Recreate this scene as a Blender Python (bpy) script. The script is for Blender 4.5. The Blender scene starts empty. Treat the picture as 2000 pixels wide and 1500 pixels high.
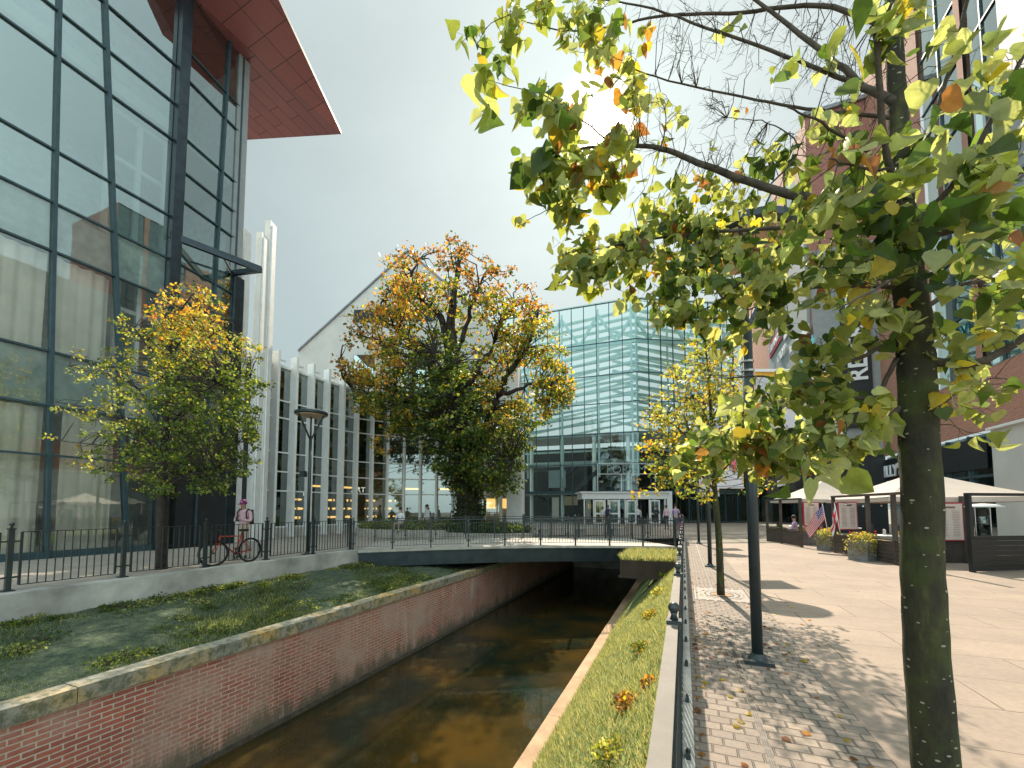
import bpy, bmesh, math, random
import numpy as np
from mathutils import Vector, Matrix
R = math.radians
random.seed(7); rng = np.random.default_rng(11)
C = bpy.context.scene
# ------------------------------------------------------------------ camera
F, H, VX, HY, DV = 820.0, 1.55, 1335.0, 993.0, 13500.0   # focal (px of a 2000 px frame), eye height, measured vanishing points
TLT = math.atan(F/DV); CY = HY - F*math.tan(TLT); YAW = math.atan((VX-1000)*math.cos(TLT)/F)
cd = bpy.data.cameras.new('camera'); cam = bpy.data.objects.new('camera', cd); C.collection.objects.link(cam)
cam.location = (0, 0, H); cam.rotation_euler = (R(90)+TLT, 0, YAW)
cd.sensor_width = 36; cd.lens = F/2000*36; cd.shift_y = (CY-750)/2000; cd.clip_end = 3000; cd.clip_start = 0.05
C.camera = cam
C.render.resolution_x, C.render.resolution_y = 1024, 768
# ------------------------------------------------------------------ light
SUN_EL, SUN_AZ = R(43.3), R(10.2)       # azimuth to the left of the street direction (+Y)
SD = Vector((-math.sin(SUN_AZ)*math.cos(SUN_EL), math.cos(SUN_AZ)*math.cos(SUN_EL), math.sin(SUN_EL)))
W = bpy.data.worlds.new('World'); C.world = W; W.use_nodes = True
nt = W.node_tree; nt.nodes.clear()
out = nt.nodes.new('ShaderNodeOutputWorld'); bg = nt.nodes.new('ShaderNodeBackground')
sky = nt.nodes.new('ShaderNodeTexSky'); sky.sky_type = 'NISHITA'; sky.sun_disc = False
sky.sun_elevation = SUN_EL; sky.sun_rotation = -SUN_AZ; sky.air_density = 1.3; sky.dust_density = 1.6; sky.ozone_density = 1.0
hs = nt.nodes.new('ShaderNodeHueSaturation'); hs.inputs['Saturation'].default_value = 0.42; hs.inputs['Value'].default_value = 1.0
tint = nt.nodes.new('ShaderNodeMix'); tint.data_type = 'RGBA'; tint.blend_type = 'MULTIPLY'; tint.inputs[0].default_value = 1
tint.inputs[7].default_value = (0.80, 0.97, 0.98, 1)
gm = nt.nodes.new('ShaderNodeGamma'); gm.inputs[1].default_value = 0.20; nt.links.new(sky.outputs[0], gm.inputs[0]); nt.links.new(gm.outputs[0], hs.inputs['Color']); nt.links.new(hs.outputs[0], tint.inputs[6])
# the sun's own disc and thin veil round it, as part of the sky
tc = nt.nodes.new('ShaderNodeTexCoord'); dt = nt.nodes.new('ShaderNodeVectorMath'); dt.operation = 'DOT_PRODUCT'
dt.inputs[1].default_value = SD; nt.links.new(tc.outputs['Generated'], dt.inputs[0])
mr = nt.nodes.new('ShaderNodeMapRange')
mr.inputs['From Min'].default_value = math.cos(R(7)); mr.inputs['From Max'].default_value = 1.0; mr.inputs['To Max'].default_value = 1.0
nt.links.new(dt.outputs['Value'], mr.inputs['Value'])
ad = nt.nodes.new('ShaderNodeMix'); ad.data_type = 'RGBA'; ad.blend_type = 'ADD'; ad.inputs[0].default_value = 1
nt.links.new(tint.outputs[2], ad.inputs[6]); mp7 = nt.nodes.new('ShaderNodeMath'); mp7.operation = 'POWER'; mp7.inputs[1].default_value = 9; nt.links.new(mr.outputs[0], mp7.inputs[0]); mq = nt.nodes.new('ShaderNodeMix'); mq.data_type = 'RGBA'; mq.blend_type = 'MIX'; mq.inputs[6].default_value = (0, 0, 0, 1); mq.inputs[7].default_value = (34, 30, 23, 1); nt.links.new(mp7.outputs[0], mq.inputs[0]); nt.links.new(mq.outputs[2], ad.inputs[7])
mr2 = nt.nodes.new('ShaderNodeMapRange'); mr2.inputs['From Min'].default_value = math.cos(R(62)); mr2.inputs['From Max'].default_value = 1.0; mr2.inputs['To Max'].default_value = 0.93
nt.links.new(dt.outputs['Value'], mr2.inputs['Value']); pw = nt.nodes.new('ShaderNodeMath'); pw.operation = 'POWER'; pw.inputs[1].default_value = 3; nt.links.new(mr2.outputs[0], pw.inputs[0])
ad2 = nt.nodes.new('ShaderNodeMix'); ad2.data_type = 'RGBA'; ad2.blend_type = 'ADD'; ad2.inputs[0].default_value = 1; wm = nt.nodes.new('ShaderNodeMix'); wm.data_type = 'RGBA'; wm.blend_type = 'MULTIPLY'; wm.inputs[0].default_value = 1; wm.inputs[7].default_value = (1, .96, .88, 1); nt.links.new(pw.outputs[0], wm.inputs[6]); nt.links.new(ad.outputs[2], ad2.inputs[6]); nt.links.new(wm.outputs[2], ad2.inputs[7])
# sky dimmed toward the sun, brightened overhead and behind as added fill light
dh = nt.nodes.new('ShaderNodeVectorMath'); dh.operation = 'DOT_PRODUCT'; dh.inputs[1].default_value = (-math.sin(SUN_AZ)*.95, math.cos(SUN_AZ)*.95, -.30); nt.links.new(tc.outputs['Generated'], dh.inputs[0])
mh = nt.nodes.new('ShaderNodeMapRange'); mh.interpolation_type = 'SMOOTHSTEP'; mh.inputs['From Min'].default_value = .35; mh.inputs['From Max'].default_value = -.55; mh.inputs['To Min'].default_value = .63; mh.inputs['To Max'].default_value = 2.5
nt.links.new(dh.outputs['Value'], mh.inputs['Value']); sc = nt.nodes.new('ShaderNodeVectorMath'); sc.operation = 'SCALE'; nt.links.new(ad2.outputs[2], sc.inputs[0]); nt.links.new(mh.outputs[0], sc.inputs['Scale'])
nz = nt.nodes.new('ShaderNodeTexNoise'); nz.inputs['Scale'].default_value = 1.6; nz.inputs['Detail'].default_value = 6; nz.inputs['Roughness'].default_value = .6
mpp = nt.nodes.new('ShaderNodeMapping'); mpp.inputs['Scale'].default_value = (1, 2.6, 3.5); mpp.inputs['Rotation'].default_value = (.5, .3, .6); nt.links.new(tc.outputs['Generated'], mpp.inputs[0]); nt.links.new(mpp.outputs[0], nz.inputs['Vector'])
nr_ = nt.nodes.new('ShaderNodeMapRange'); nr_.inputs['From Min'].default_value = .35; nr_.inputs['From Max'].default_value = .7; nr_.inputs['To Min'].default_value = .97; nr_.inputs['To Max'].default_value = 1.05; nt.links.new(nz.outputs['Fac'], nr_.inputs['Value'])
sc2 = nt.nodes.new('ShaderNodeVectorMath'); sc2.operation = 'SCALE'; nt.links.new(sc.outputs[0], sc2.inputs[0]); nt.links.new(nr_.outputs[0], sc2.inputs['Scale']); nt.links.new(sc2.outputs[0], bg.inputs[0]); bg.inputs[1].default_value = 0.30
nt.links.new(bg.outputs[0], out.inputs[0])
sl = bpy.data.lights.new('sun', 'SUN'); sl.energy = 3.9; sl.angle = R(0.55); sl.color = (1.0, 0.87, 0.70)
so = bpy.data.objects.new('sun', sl); C.collection.objects.link(so); so.rotation_euler = SD.to_track_quat('Z', 'Y').to_euler()
C.view_settings.view_transform = 'Standard'; C.view_settings.look = 'None'; C.view_settings.exposure = 1.05; C.view_settings.gamma = 1
C.cycles.max_bounces = 8; C.cycles.transparent_max_bounces = 16
# ------------------------------------------------------------------ measuring helpers: a photo point on a plane of the place
_f = Vector((-math.sin(YAW)*math.cos(TLT), math.cos(YAW)*math.cos(TLT), math.sin(TLT))); _r = Vector((math.cos(YAW), math.sin(YAW), 0)); _u = _r.cross(_f)
EYE = Vector((0, 0, H))
def ray(x, y): return _r*((x-1000)/F) + _u*((CY-y)/F) + _f
def PZ(x, y, z=0.0): d = ray(x, y); return EYE + d*((z-H)/d.z)
def PX(x, y, X): d = ray(x, y); return EYE + d*(X/d.x)
def PY(x, y, Y): d = ray(x, y); return EYE + d*(Y/d.y)
def PD(x, y, Z): return EYE + ray(x, y)*Z
# ------------------------------------------------------------------ materials
MATS = {}
def newmat(name):
    m = bpy.data.materials.new(name); m.use_nodes = True; n = m.node_tree; n.nodes.clear(); MATS[name] = m
    o = n.nodes.new('ShaderNodeOutputMaterial'); return m, n, o
def coords(n, scale=(1, 1, 1), order=None):
    t = n.nodes.new('ShaderNodeNewGeometry'); src = t.outputs['Position']
    if order:
        s = n.nodes.new('ShaderNodeSeparateXYZ'); c = n.nodes.new('ShaderNodeCombineXYZ'); n.links.new(src, s.inputs[0])
        for i, k in enumerate(order): n.links.new(s.outputs[k], c.inputs[i])
        src = c.outputs[0]
    mp = n.nodes.new('ShaderNodeMapping'); mp.inputs['Scale'].default_value = scale; n.links.new(src, mp.inputs[0]); return mp.outputs[0]
def noise(n, vec, scale, detail=4, rough=0.55):
    t = n.nodes.new('ShaderNodeTexNoise'); t.inputs['Scale'].default_value = scale; t.inputs['Detail'].default_value = detail
    t.inputs['Roughness'].default_value = rough; n.links.new(vec, t.inputs['Vector']); return t.outputs['Fac']
def ramp(n, fac, stops):
    r = n.nodes.new('ShaderNodeValToRGB'); e = r.color_ramp.elements
    while len(e) < len(stops): e.new(0.5)
    for i, (p, c) in enumerate(stops): e[i].position = p; e[i].color = (*c, 1) if len(c) == 3 else c
    n.links.new(fac, r.inputs[0]); return r.outputs[0]
def mixc(n, f, a, b, mode='MIX'):
    m = n.nodes.new('ShaderNodeMix'); m.data_type = 'RGBA'; m.blend_type = mode
    for sock, v in ((0, f), (6, a), (7, b)):
        if hasattr(v, 'is_linked') or hasattr(v, 'links'): n.links.new(v, m.inputs[sock])
        else: m.inputs[sock].default_value = v if sock == 0 else (*v, 1)
    return m.outputs[2]
def prin(n, o, col, rough=0.7, metal=0.0, bump=None, bs=0.3, bd=0.02, spec=0.5):
    p = n.nodes.new('ShaderNodeBsdfPrincipled')
    if hasattr(col, 'links'): n.links.new(col, p.inputs['Base Color'])
    else: p.inputs['Base Color'].default_value = (*col, 1)
    if hasattr(rough, 'links'): n.links.new(rough, p.inputs['Roughness'])
    else: p.inputs['Roughness'].default_value = rough
    p.inputs['Metallic'].default_value = metal; p.inputs['Specular IOR Level'].default_value = spec
    if bump is not None:
        b = n.nodes.new('ShaderNodeBump'); b.inputs['Strength'].default_value = bs; b.inputs['Distance'].default_value = bd
        n.links.new(bump, b.inputs['Height']); n.links.new(b.outputs[0], p.inputs['Normal'])
    n.links.new(p.outputs[0], o.inputs[0]); return p
def simple(name, col, rough=0.6, metal=0.0, var=0.25, scale=3.0, bs=0.15):
    m, n, o = newmat(name); v = coords(n); f = noise(n, v, scale, 6)
    c = ramp(n, f, [(0.3, tuple(x*(1-var) for x in col)), (0.7, tuple(min(1, x*(1+var)) for x in col))])
    f2 = noise(n, v, scale*14, 3); prin(n, o, c, rough, metal, f2, bs, 0.01); return m
def brickmat(name, c1, c2, mortar, w, h, ms, order, rough=0.85, stain=None, off=0.5, bs=0.5, msm=0.1, stain2=None):
    m, n, o = newmat(name); v = coords(n, order=order)
    t = n.nodes.new('ShaderNodeTexBrick'); t.inputs['Scale'].default_value = 1; t.inputs['Brick Width'].default_value = w
    t.inputs['Row Height'].default_value = h; t.inputs['Mortar Size'].default_value = ms; t.inputs['Mortar Smooth'].default_value = msm
    t.offset = off; t.inputs['Color1'].default_value = (*c1, 1); t.inputs['Color2'].default_value = (*c2, 1); t.inputs['Mortar'].default_value = (*mortar, 1)
    v2 = coords(n); wob = noise(n, v2, 3, 2)
    wv = n.nodes.new('ShaderNodeVectorMath'); wv.operation = 'ADD'; sc = n.nodes.new('ShaderNodeVectorMath'); sc.operation = 'SCALE'; sc.inputs['Scale'].default_value = 0.012
    nz = n.nodes.new('ShaderNodeTexNoise'); nz.inputs['Scale'].default_value = 6; n.links.new(v, nz.inputs['Vector'])
    n.links.new(nz.outputs['Color'], sc.inputs[0]); n.links.new(v, wv.inputs[0]); n.links.new(sc.outputs[0], wv.inputs[1]); n.links.new(wv.outputs[0], t.inputs['Vector'])
    col = t.outputs['Color']
    if stain:
        f = ramp(n, noise(n, v2, 0.9, 8, 0.65), [(0.42, (0, 0, 0)), (0.68, (1, 1, 1))]); col = mixc(n, f, col, stain)
    if stain2:
        f = ramp(n, noise(n, v2, 0.35, 6, 0.7), [(0.5, (0, 0, 0)), (0.62, (.8, .8, .8))]); col = mixc(n, f, col, stain2, 'MULTIPLY')
    fine = noise(n, v2, 22, 4); col = mixc(n, 0.35, col, ramp(n, fine, [(0.3, (.55, .55, .55)), (0.62, (1.0, 1.0, 1.0))]), 'MULTIPLY')
    inv = n.nodes.new('ShaderNodeMath'); inv.operation = 'SUBTRACT'; inv.inputs[0].default_value = 1; n.links.new(t.outputs['Fac'], inv.inputs[1])
    ad = n.nodes.new('ShaderNodeMath'); ad.operation = 'MULTIPLY_ADD'; n.links.new(fine, ad.inputs[0]); ad.inputs[1].default_value = 0.3; n.links.new(inv.outputs[0], ad.inputs[2])
    prin(n, o, col, rough, 0, ad.outputs[0], bs, 0.02); return m
def canal_wall_dirt():
    m = MATS['brick_canal']; n = m.node_tree; p = [x for x in n.nodes if x.type == 'BSDF_PRINCIPLED'][0]; src = p.inputs['Base Color'].links[0].from_socket
    g = n.nodes.new('ShaderNodeNewGeometry'); sp = n.nodes.new('ShaderNodeSeparateXYZ'); n.links.new(g.outputs['Position'], sp.inputs[0])
    f = noise(n, coords(n, (1, 1.3, .18)), 2.2, 8, .7); h = n.nodes.new('ShaderNodeMapRange'); h.inputs['From Min'].default_value = -2.65; h.inputs['From Max'].default_value = -2.1; h.inputs['To Min'].default_value = .42; h.inputs['To Max'].default_value = 0; n.links.new(sp.outputs[2], h.inputs['Value'])
    a = n.nodes.new('ShaderNodeMath'); a.operation = 'ADD'; n.links.new(f, a.inputs[0]); n.links.new(h.outputs[0], a.inputs[1])
    c = mixc(n, ramp(n, a.outputs[0], [(.60, (0, 0, 0)), (.80, (.85, .85, .85))]), src, (.13, .11, .075))
    f2 = noise(n, coords(n, (1, 2.0, .35)), 1.7, 9, .75); c = mixc(n, ramp(n, f2, [(.56, (0, 0, 0)), (.70, (.6, .6, .6))]), c, (.60, .50, .44)); n.links.new(c, p.inputs['Base Color'])
def glassmat(name, tint, refl, rough=0.02, wob=0.0, gl=(0.85, 0.95, 0.93)):
    m, n, o = newmat(name); tr = n.nodes.new('ShaderNodeBsdfTransparent'); tr.inputs[0].default_value = (*tint, 1)
    g = n.nodes.new('ShaderNodeBsdfGlossy'); g.inputs[0].default_value = (*gl, 1); g.inputs['Roughness'].default_value = rough
    lw = n.nodes.new('ShaderNodeLayerWeight'); lw.inputs['Blend'].default_value = 0.35
    r = n.nodes.new('ShaderNodeMapRange'); r.inputs['To Min'].default_value = refl; r.inputs['To Max'].default_value = 1.0; n.links.new(lw.outputs['Fresnel'], r.inputs['Value'])
    if wob:
        b = n.nodes.new('ShaderNodeBump'); b.inputs['Strength'].default_value = wob; b.inputs['Distance'].default_value = 0.05
        n.links.new(noise(n, coords(n), 0.7, 2), b.inputs['Height']); n.links.new(b.outputs[0], g.inputs['Normal'])
    mx = n.nodes.new('ShaderNodeMixShader'); n.links.new(r.outputs[0], mx.inputs[0]); n.links.new(tr.outputs[0], mx.inputs[1]); n.links.new(g.outputs[0], mx.inputs[2])
    n.links.new(mx.outputs[0], o.inputs[0]); return m
def leafmat(name, trans=0.5, boost=(2.3, 2.1, 1.0), rough=0.45):
    m, n, o = newmat(name); a = n.nodes.new('ShaderNodeAttribute'); a.attribute_name = 'hue'
    fine = noise(n, coords(n), 40, 3); col = mixc(n, 0.5, a.outputs['Color'], ramp(n, fine, [(0.3, (.55, .6, .5)), (0.7, (1, 1, 1))]), 'MULTIPLY')
    p = n.nodes.new('ShaderNodeBsdfPrincipled'); n.links.new(col, p.inputs['Base Color']); p.inputs['Roughness'].default_value = rough; p.inputs['Specular IOR Level'].default_value = 0.35
    t = n.nodes.new('ShaderNodeBsdfTranslucent'); n.links.new(mixc(n, 1.0, col, boost, 'MULTIPLY'), t.inputs[0])
    mx = n.nodes.new('ShaderNodeMixShader'); mx.inputs[0].default_value = trans
    n.links.new(p.outputs[0], mx.inputs[1]); n.links.new(t.outputs[0], mx.inputs[2]); n.links.new(mx.outputs[0], o.inputs[0]); return m
def emis(name, col, s):
    m, n, o = newmat(name); e = n.nodes.new('ShaderNodeEmission'); e.inputs[0].default_value = (*col, 1); e.inputs[1].default_value = s; n.links.new(e.outputs[0], o.inputs[0]); return m
simple('concrete', (.40, .385, .355), .9, var=.42, scale=1.3, bs=.6); simple('pale_stone', (.38, .35, .30), .8)
simple('iron', (.030, .042, .046), .38, .25, .2); simple('steel', (.035, .048, .056), .35, .6); simple('mullion', (.028, .060, .072), .55, .05)
simple('white_metal', (.76, .76, .74), .45, 0, .06); simple('offwhite', (.52, .52, .49), .8, 0, .08, .8)
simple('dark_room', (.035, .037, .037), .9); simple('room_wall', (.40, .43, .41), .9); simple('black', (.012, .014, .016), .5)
simple('grey_panel', (.26, .28, .28), .6, 0, .1); simple('rail_top', (.15, .13, .11), .7, 0, .15, 8); simple('curtain', (.86, .83, .76), .95, 0, .12, 1.2)
simple('wood_dark', (.055, .042, .035), .7); simple('plinth', (.42, .40, .36), .85); simple('canvas', (.50, .43, .37), .9, 0, .05)
simple('zinc', (.20, .21, .22), .5, .3); simple('bark', (.075, .06, .045), .95, 0, .5, 12, 1.0); simple('bark_dark', (.035, .028, .022), .95, 0, .4, 6, 1.0)
simple('spandrel', (.42, .52, .50), .35); simple('white_fleece', (.6, .6, .6), .9, 0, .05); simple('louvre', (.36, .50, .49), .6, 0, .1)
simple('red_paint', (.55, .04, .015), .3, 0, .05); simple('tyre', (.012, .012, .013), .8); simple('chrome', (.4, .4, .4), .25, .9)
simple('paper', (.62, .52, .46), .8, 0, .05); simple('ink', (.2, .1, .1), .8); simple('red_frame', (.4, .03, .05), .5); simple('soil', (.045, .032, .022), 1, bs=1)
simple('flag_red', (.55, .03, .05), .8); simple('flag_white', (.65, .62, .64), .8, 0, .03); simple('flag_blue', (.05, .07, .28), .8)
simple('yellow', (.75, .42, .04), .7, 0, .05); simple('pink', (.62, .12, .18), .7); simple('silver_banner', (.55, .54, .58), .8, 0, .05)
simple('skin', (.5, .30, .22), .6, 0, .05); simple('hair_dark', (.02, .014, .012), .7); simple('teal_panel', (.18, .42, .44), .4)
simple('sign_white', (.7, .72, .72), .6, 0, .03); simple('sign_red', (.5, .03, .06), .5); simple('sign_cyan', (.15, .5, .55), .5); simple('lamp_disc', (.5, .36, .22), .5)
emis('shop_glow', (1.0, .50, .14), 2.0); emis('shop_sign', (1, .95, .85), 1.1)
glassmat('glass_left', (.66, .84, .80), .33, .015, .02); glassmat('glass_low', (.98, 1.0, .98), .19, .015, .02); glassmat('glass_fins', (.32, .40, .39), .20, .02, .03); glassmat('glass_hall', (.84, .95, .93), .07, .01, .02, (.6, .75, .75))
glassmat('glass_brick', (.2, .25, .26), .35, .02, .04); glassmat('glass_dark', (.2, .22, .22), .10)
leafmat('leaf_near', .58, (2.5, 2.35, 1.35)); leafmat('leaf', .55, (2.8, 2.5, 1.2)); leafmat('blade', .45, (2.2, 2.0, 1.5), .4)
brickmat('brick_canal', (.50, .15, .10), (.36, .11, .08), (.60, .50, .42), .25, .073, .009, (1, 2, 0), stain=(.50, .34, .28), stain2=(.84, .80, .80))
canal_wall_dirt()
brickmat('brick_mall', (.46, .21, .14), (.38, .165, .11), (.45, .31, .25), .26, .08, .008, (1, 2, 0), stain=None)
brickmat('brick_mall_front', (.42, .17, .13), (.33, .13, .10), (.3, .2, .16), .26, .08, .008, (0, 2, 1))
brickmat('cobble', (.33, .262, .205), (.225, .183, .15), (.15, .125, .10), .145, .105, .008, (0, 1, 2), off=.5, bs=1.0, msm=.6, stain=(.25, .2, .165))
brickmat('slab', (.35, .268, .205), (.305, .235, .182), (.10, .075, .06), 1.5, .75, .007, (0, 1, 2), off=.5, bs=.25, stain=(.25, .195, .155))
brickmat('left_paving', (.40, .34, .28), (.33, .28, .24), (.16, .14, .12), .8, .4, .006, (1, 0, 2), off=.5, bs=.3, stain=(.28, .25, .22))
brickmat('soffit', (.29, .095, .10), (.25, .08, .085), (.06, .025, .025), 2.2, .62, .018, (1, 0, 2), rough=.45, off=.35, bs=.3)
brickmat('soffit_edge', (.37, .115, .11), (.32, .10, .095), (.09, .035, .03), 1.3, 1.1, .018, (0, 1, 2), rough=.45, off=0, bs=.3)
def groundmat():
    m, n, o = newmat('ground'); v = coords(n); c = ramp(n, noise(n, v, .8, 8), [(.3, (.16, .14, .12)), (.7, (.26, .23, .2))]); prin(n, o, c, .95, 0, noise(n, v, 12), .3)
groundmat()
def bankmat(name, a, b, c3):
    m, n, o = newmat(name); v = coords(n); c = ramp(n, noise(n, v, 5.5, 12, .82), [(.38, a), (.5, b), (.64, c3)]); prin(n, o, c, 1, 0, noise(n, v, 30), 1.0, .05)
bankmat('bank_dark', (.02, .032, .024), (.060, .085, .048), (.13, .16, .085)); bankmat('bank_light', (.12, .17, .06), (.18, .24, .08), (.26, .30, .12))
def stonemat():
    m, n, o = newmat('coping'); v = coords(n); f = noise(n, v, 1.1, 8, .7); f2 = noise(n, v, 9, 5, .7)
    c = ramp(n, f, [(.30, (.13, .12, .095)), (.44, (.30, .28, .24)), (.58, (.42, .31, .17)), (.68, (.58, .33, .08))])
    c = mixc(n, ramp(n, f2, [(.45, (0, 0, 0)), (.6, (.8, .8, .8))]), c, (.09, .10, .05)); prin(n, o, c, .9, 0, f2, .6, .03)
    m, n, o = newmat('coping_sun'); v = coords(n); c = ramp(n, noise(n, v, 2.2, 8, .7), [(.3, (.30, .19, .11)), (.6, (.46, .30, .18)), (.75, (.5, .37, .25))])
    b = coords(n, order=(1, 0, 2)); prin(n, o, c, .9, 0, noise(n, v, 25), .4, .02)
stonemat()
def mossbark():
    m, n, o = newmat('moss_bark'); v = coords(n, (1, 1, .35)); v3 = coords(n)
    c = ramp(n, noise(n, v, 9, 8, .7), [(.35, (.016, .014, .010)), (.55, (.040, .038, .014)), (.72, (.10, .10, .03))])
    c = mixc(n, ramp(n, noise(n, v3, 3.5, 5), [(.5, (0, 0, 0)), (.62, (.9, .9, .9))]), c, (.050, .062, .012))
    vo = n.nodes.new('ShaderNodeTexVoronoi'); vo.inputs['Scale'].default_value = 24; n.links.new(coords(n, (1, 1, 2.0)), vo.inputs['Vector'])
    sp = n.nodes.new('ShaderNodeSeparateXYZ'); n.links.new(vo.outputs['Color'], sp.inputs[0])
    thr = n.nodes.new('ShaderNodeMath'); thr.operation = 'MULTIPLY'; thr.inputs[1].default_value = .30; n.links.new(sp.outputs[0], thr.inputs[0])
    lt = n.nodes.new('ShaderNodeMath'); lt.operation = 'LESS_THAN'; n.links.new(vo.outputs['Distance'], lt.inputs[0]); n.links.new(thr.outputs[0], lt.inputs[1])
    gt = n.nodes.new('ShaderNodeMath'); gt.operation = 'GREATER_THAN'; gt.inputs[1].default_value = .50; n.links.new(sp.outputs[1], gt.inputs[0])
    mu = n.nodes.new('ShaderNodeMath'); mu.operation = 'MULTIPLY'; n.links.new(lt.outputs[0], mu.inputs[0]); n.links.new(gt.outputs[0], mu.inputs[1])
    c = mixc(n, mu.outputs[0], c, (.33, .32, .22)); prin(n, o, c, .95, 0, noise(n, v, 22, 8, .75), 1.0, .03)
mossbark()
def watermat():
    m, n, o = newmat('water'); v = coords(n); v2 = coords(n, (1, .45, 1))
    c = ramp(n, noise(n, v, .6, 5), [(.38, (.010, .017, .010)), (.66, (.058, .034, .008))])
    f = noise(n, v2, 3.2, 4); p = prin(n, o, c, .04, 0, f, .10, .03, .6); p.inputs['IOR'].default_value = 1.33
watermat()
M = MATS
# ------------------------------------------------------------------ mesh builder
def wloc(o):
    v = Vector((0, 0, 0))
    while o is not None: v += o.location; o = o.parent
    return v
class MB:
    def __init__(s): s.v = []; s.f = []; s.m = []
    def quad(s, *p, m=0):
        b = len(s.v); s.v += [tuple(q) for q in p]; s.f.append(tuple(range(b, b+len(p)))); s.m.append(m); return s
    def mesh(s, vs, fs, m=0):
        b = len(s.v); s.v += [tuple(q) for q in vs]; s.f += [tuple(b+i for i in f) for f in fs]; s.m += [m]*len(fs); return s
    def box(s, c, d, ax=None, m=0, taper=1.0):
        c = Vector(c); X, Y, Z = ax if ax else (Vector((1, 0, 0)), Vector((0, 1, 0)), Vector((0, 0, 1)))
        hx, hy, hz = d[0]/2, d[1]/2, d[2]/2
        vs = [c + X*(a*hx*(taper if k > 0 else 1)) + Y*(b*hy*(taper if k > 0 else 1)) + Z*(k*hz) for k in (-1, 1) for a, b in ((-1, -1), (1, -1), (1, 1), (-1, 1))]
        return s.mesh(vs, [(3, 2, 1, 0), (4, 5, 6, 7), (0, 1, 5, 4), (1, 2, 6, 5), (2, 3, 7, 6), (3, 0, 4, 7)], m)
    def bar(s, a, b, w, h, m=0, up=(0, 0, 1)):
        a, b = Vector(a), Vector(b); d = b-a; L = d.length; X = d.normalized(); up = Vector(up)
        if abs(X.dot(up)) > .98: up = Vector((0, 1, 0))
        Y = up.cross(X).normalized(); Z = X.cross(Y); return s.box((a+b)/2, (L, w, h), (X, Y, Z), m)
    def tube(s, pts, rad, n=8, m=0, caps=True):
        pts = [Vector(p) for p in pts]; rad = [rad]*len(pts) if not hasattr(rad, '__len__') else rad
        ref = Vector((.3, .1, 1)).normalized(); rings = []; b = len(s.v)
        for i, p in enumerate(pts):
            t = (pts[min(i+1, len(pts)-1)]-pts[max(i-1, 0)]).normalized(); a = t.cross(ref)
            if a.length < .1: a = t.cross(Vector((1, 0, 0)))
            a.normalize(); c = t.cross(a)
            s.v += [tuple(p + (a*math.cos(k*2*math.pi/n)+c*math.sin(k*2*math.pi/n))*rad[i]) for k in range(n)]
        for i in range(len(pts)-1):
            for k in range(n):
                s.f.append((b+i*n+k, b+i*n+(k+1) % n, b+(i+1)*n+(k+1) % n, b+(i+1)*n+k)); s.m.append(m)
        if caps:
            s.f.append(tuple(b+k for k in range(n))[::-1]); s.f.append(tuple(b+(len(pts)-1)*n+k for k in range(n))); s.m += [m, m]
        return s
    def lathe(s, c, prof, n=16, m=0, sx=1, sy=1):
        c = Vector(c); b = len(s.v)
        for r, z in prof: s.v += [(c.x+r*sx*math.cos(k*2*math.pi/n), c.y+r*sy*math.sin(k*2*math.pi/n), c.z+z) for k in range(n)]
        for i in range(len(prof)-1):
            for k in range(n): s.f.append((b+i*n+k, b+i*n+(k+1) % n, b+(i+1)*n+(k+1) % n, b+(i+1)*n+k)); s.m.append(m)
        s.f.append(tuple(b+k for k in range(n))[::-1]); s.f.append(tuple(b+(len(prof)-1)*n+k for k in range(n))); s.m += [m, m]; return s
    def ball(s, c, r, m=0, n=12, k=8):
        return s.lathe(c, [(max(.002, r*math.sin(math.pi*i/k)), -r*math.cos(math.pi*i/k)) for i in range(k+1)], n, m)
    def ring(s, c, R_, r, ax, n=28, k=6, m=0):
        X, Y = ax; c = Vector(c); Z = X.cross(Y); b = len(s.v)
        for i in range(n):
            a = i*2*math.pi/n; d = X*math.cos(a)+Y*math.sin(a)
            for j in range(k): q = j*2*math.pi/k; s.v.append(tuple(c+d*(R_+r*math.cos(q))+Z*(r*math.sin(q))))
        for i in range(n):
            for j in range(k): s.f.append((b+i*k+j, b+i*k+(j+1) % k, b+((i+1) % n)*k+(j+1) % k, b+((i+1) % n)*k+j)); s.m.append(m)
        return s
    def prism(s, poly, z0, z1, m=0):
        n = len(poly); b = len(s.v); s.v += [(p[0], p[1], z0) for p in poly]+[(p[0], p[1], z1) for p in poly]
        s.f += [tuple(range(b+n-1, b-1, -1)), tuple(range(b+n, b+2*n))]+[(b+i, b+(i+1) % n, b+n+(i+1) % n, b+n+i) for i in range(n)]; s.m += [m]*(n+2); return s
    def build(s, name, mat, parent=None, smooth=False, loc=None):
        me = bpy.data.meshes.new(name); L = wloc(parent) if parent is not None else Vector(loc or (0, 0, 0))
        me.from_pydata([(x-L.x, y-L.y, z-L.z) for x, y, z in s.v], [], s.f)
        for mm in (mat if isinstance(mat, (list, tuple)) else [mat]): me.materials.append(M[mm])
        me.polygons.foreach_set('material_index', s.m)
        if smooth: me.polygons.foreach_set('use_smooth', [True]*len(s.f))
        me.update(); o = bpy.data.objects.new(name, me); C.collection.objects.link(o)
        if parent is not None: o.parent = parent
        elif loc is not None: o.location = loc
        return o
def tag(o, label=None, cat=None, group=None, kind=None):
    for k, v in (('label', label), ('category', cat), ('group', group), ('kind', kind)):
        if v: o[k] = v
    return o
def thing(name, loc, label, cat, group=None, rz=0):
    o = bpy.data.objects.new(name, None); C.collection.objects.link(o); o.location = loc; o.rotation_euler.z = rz; o.empty_display_size = .2
    return tag(o, label, cat, group)
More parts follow.
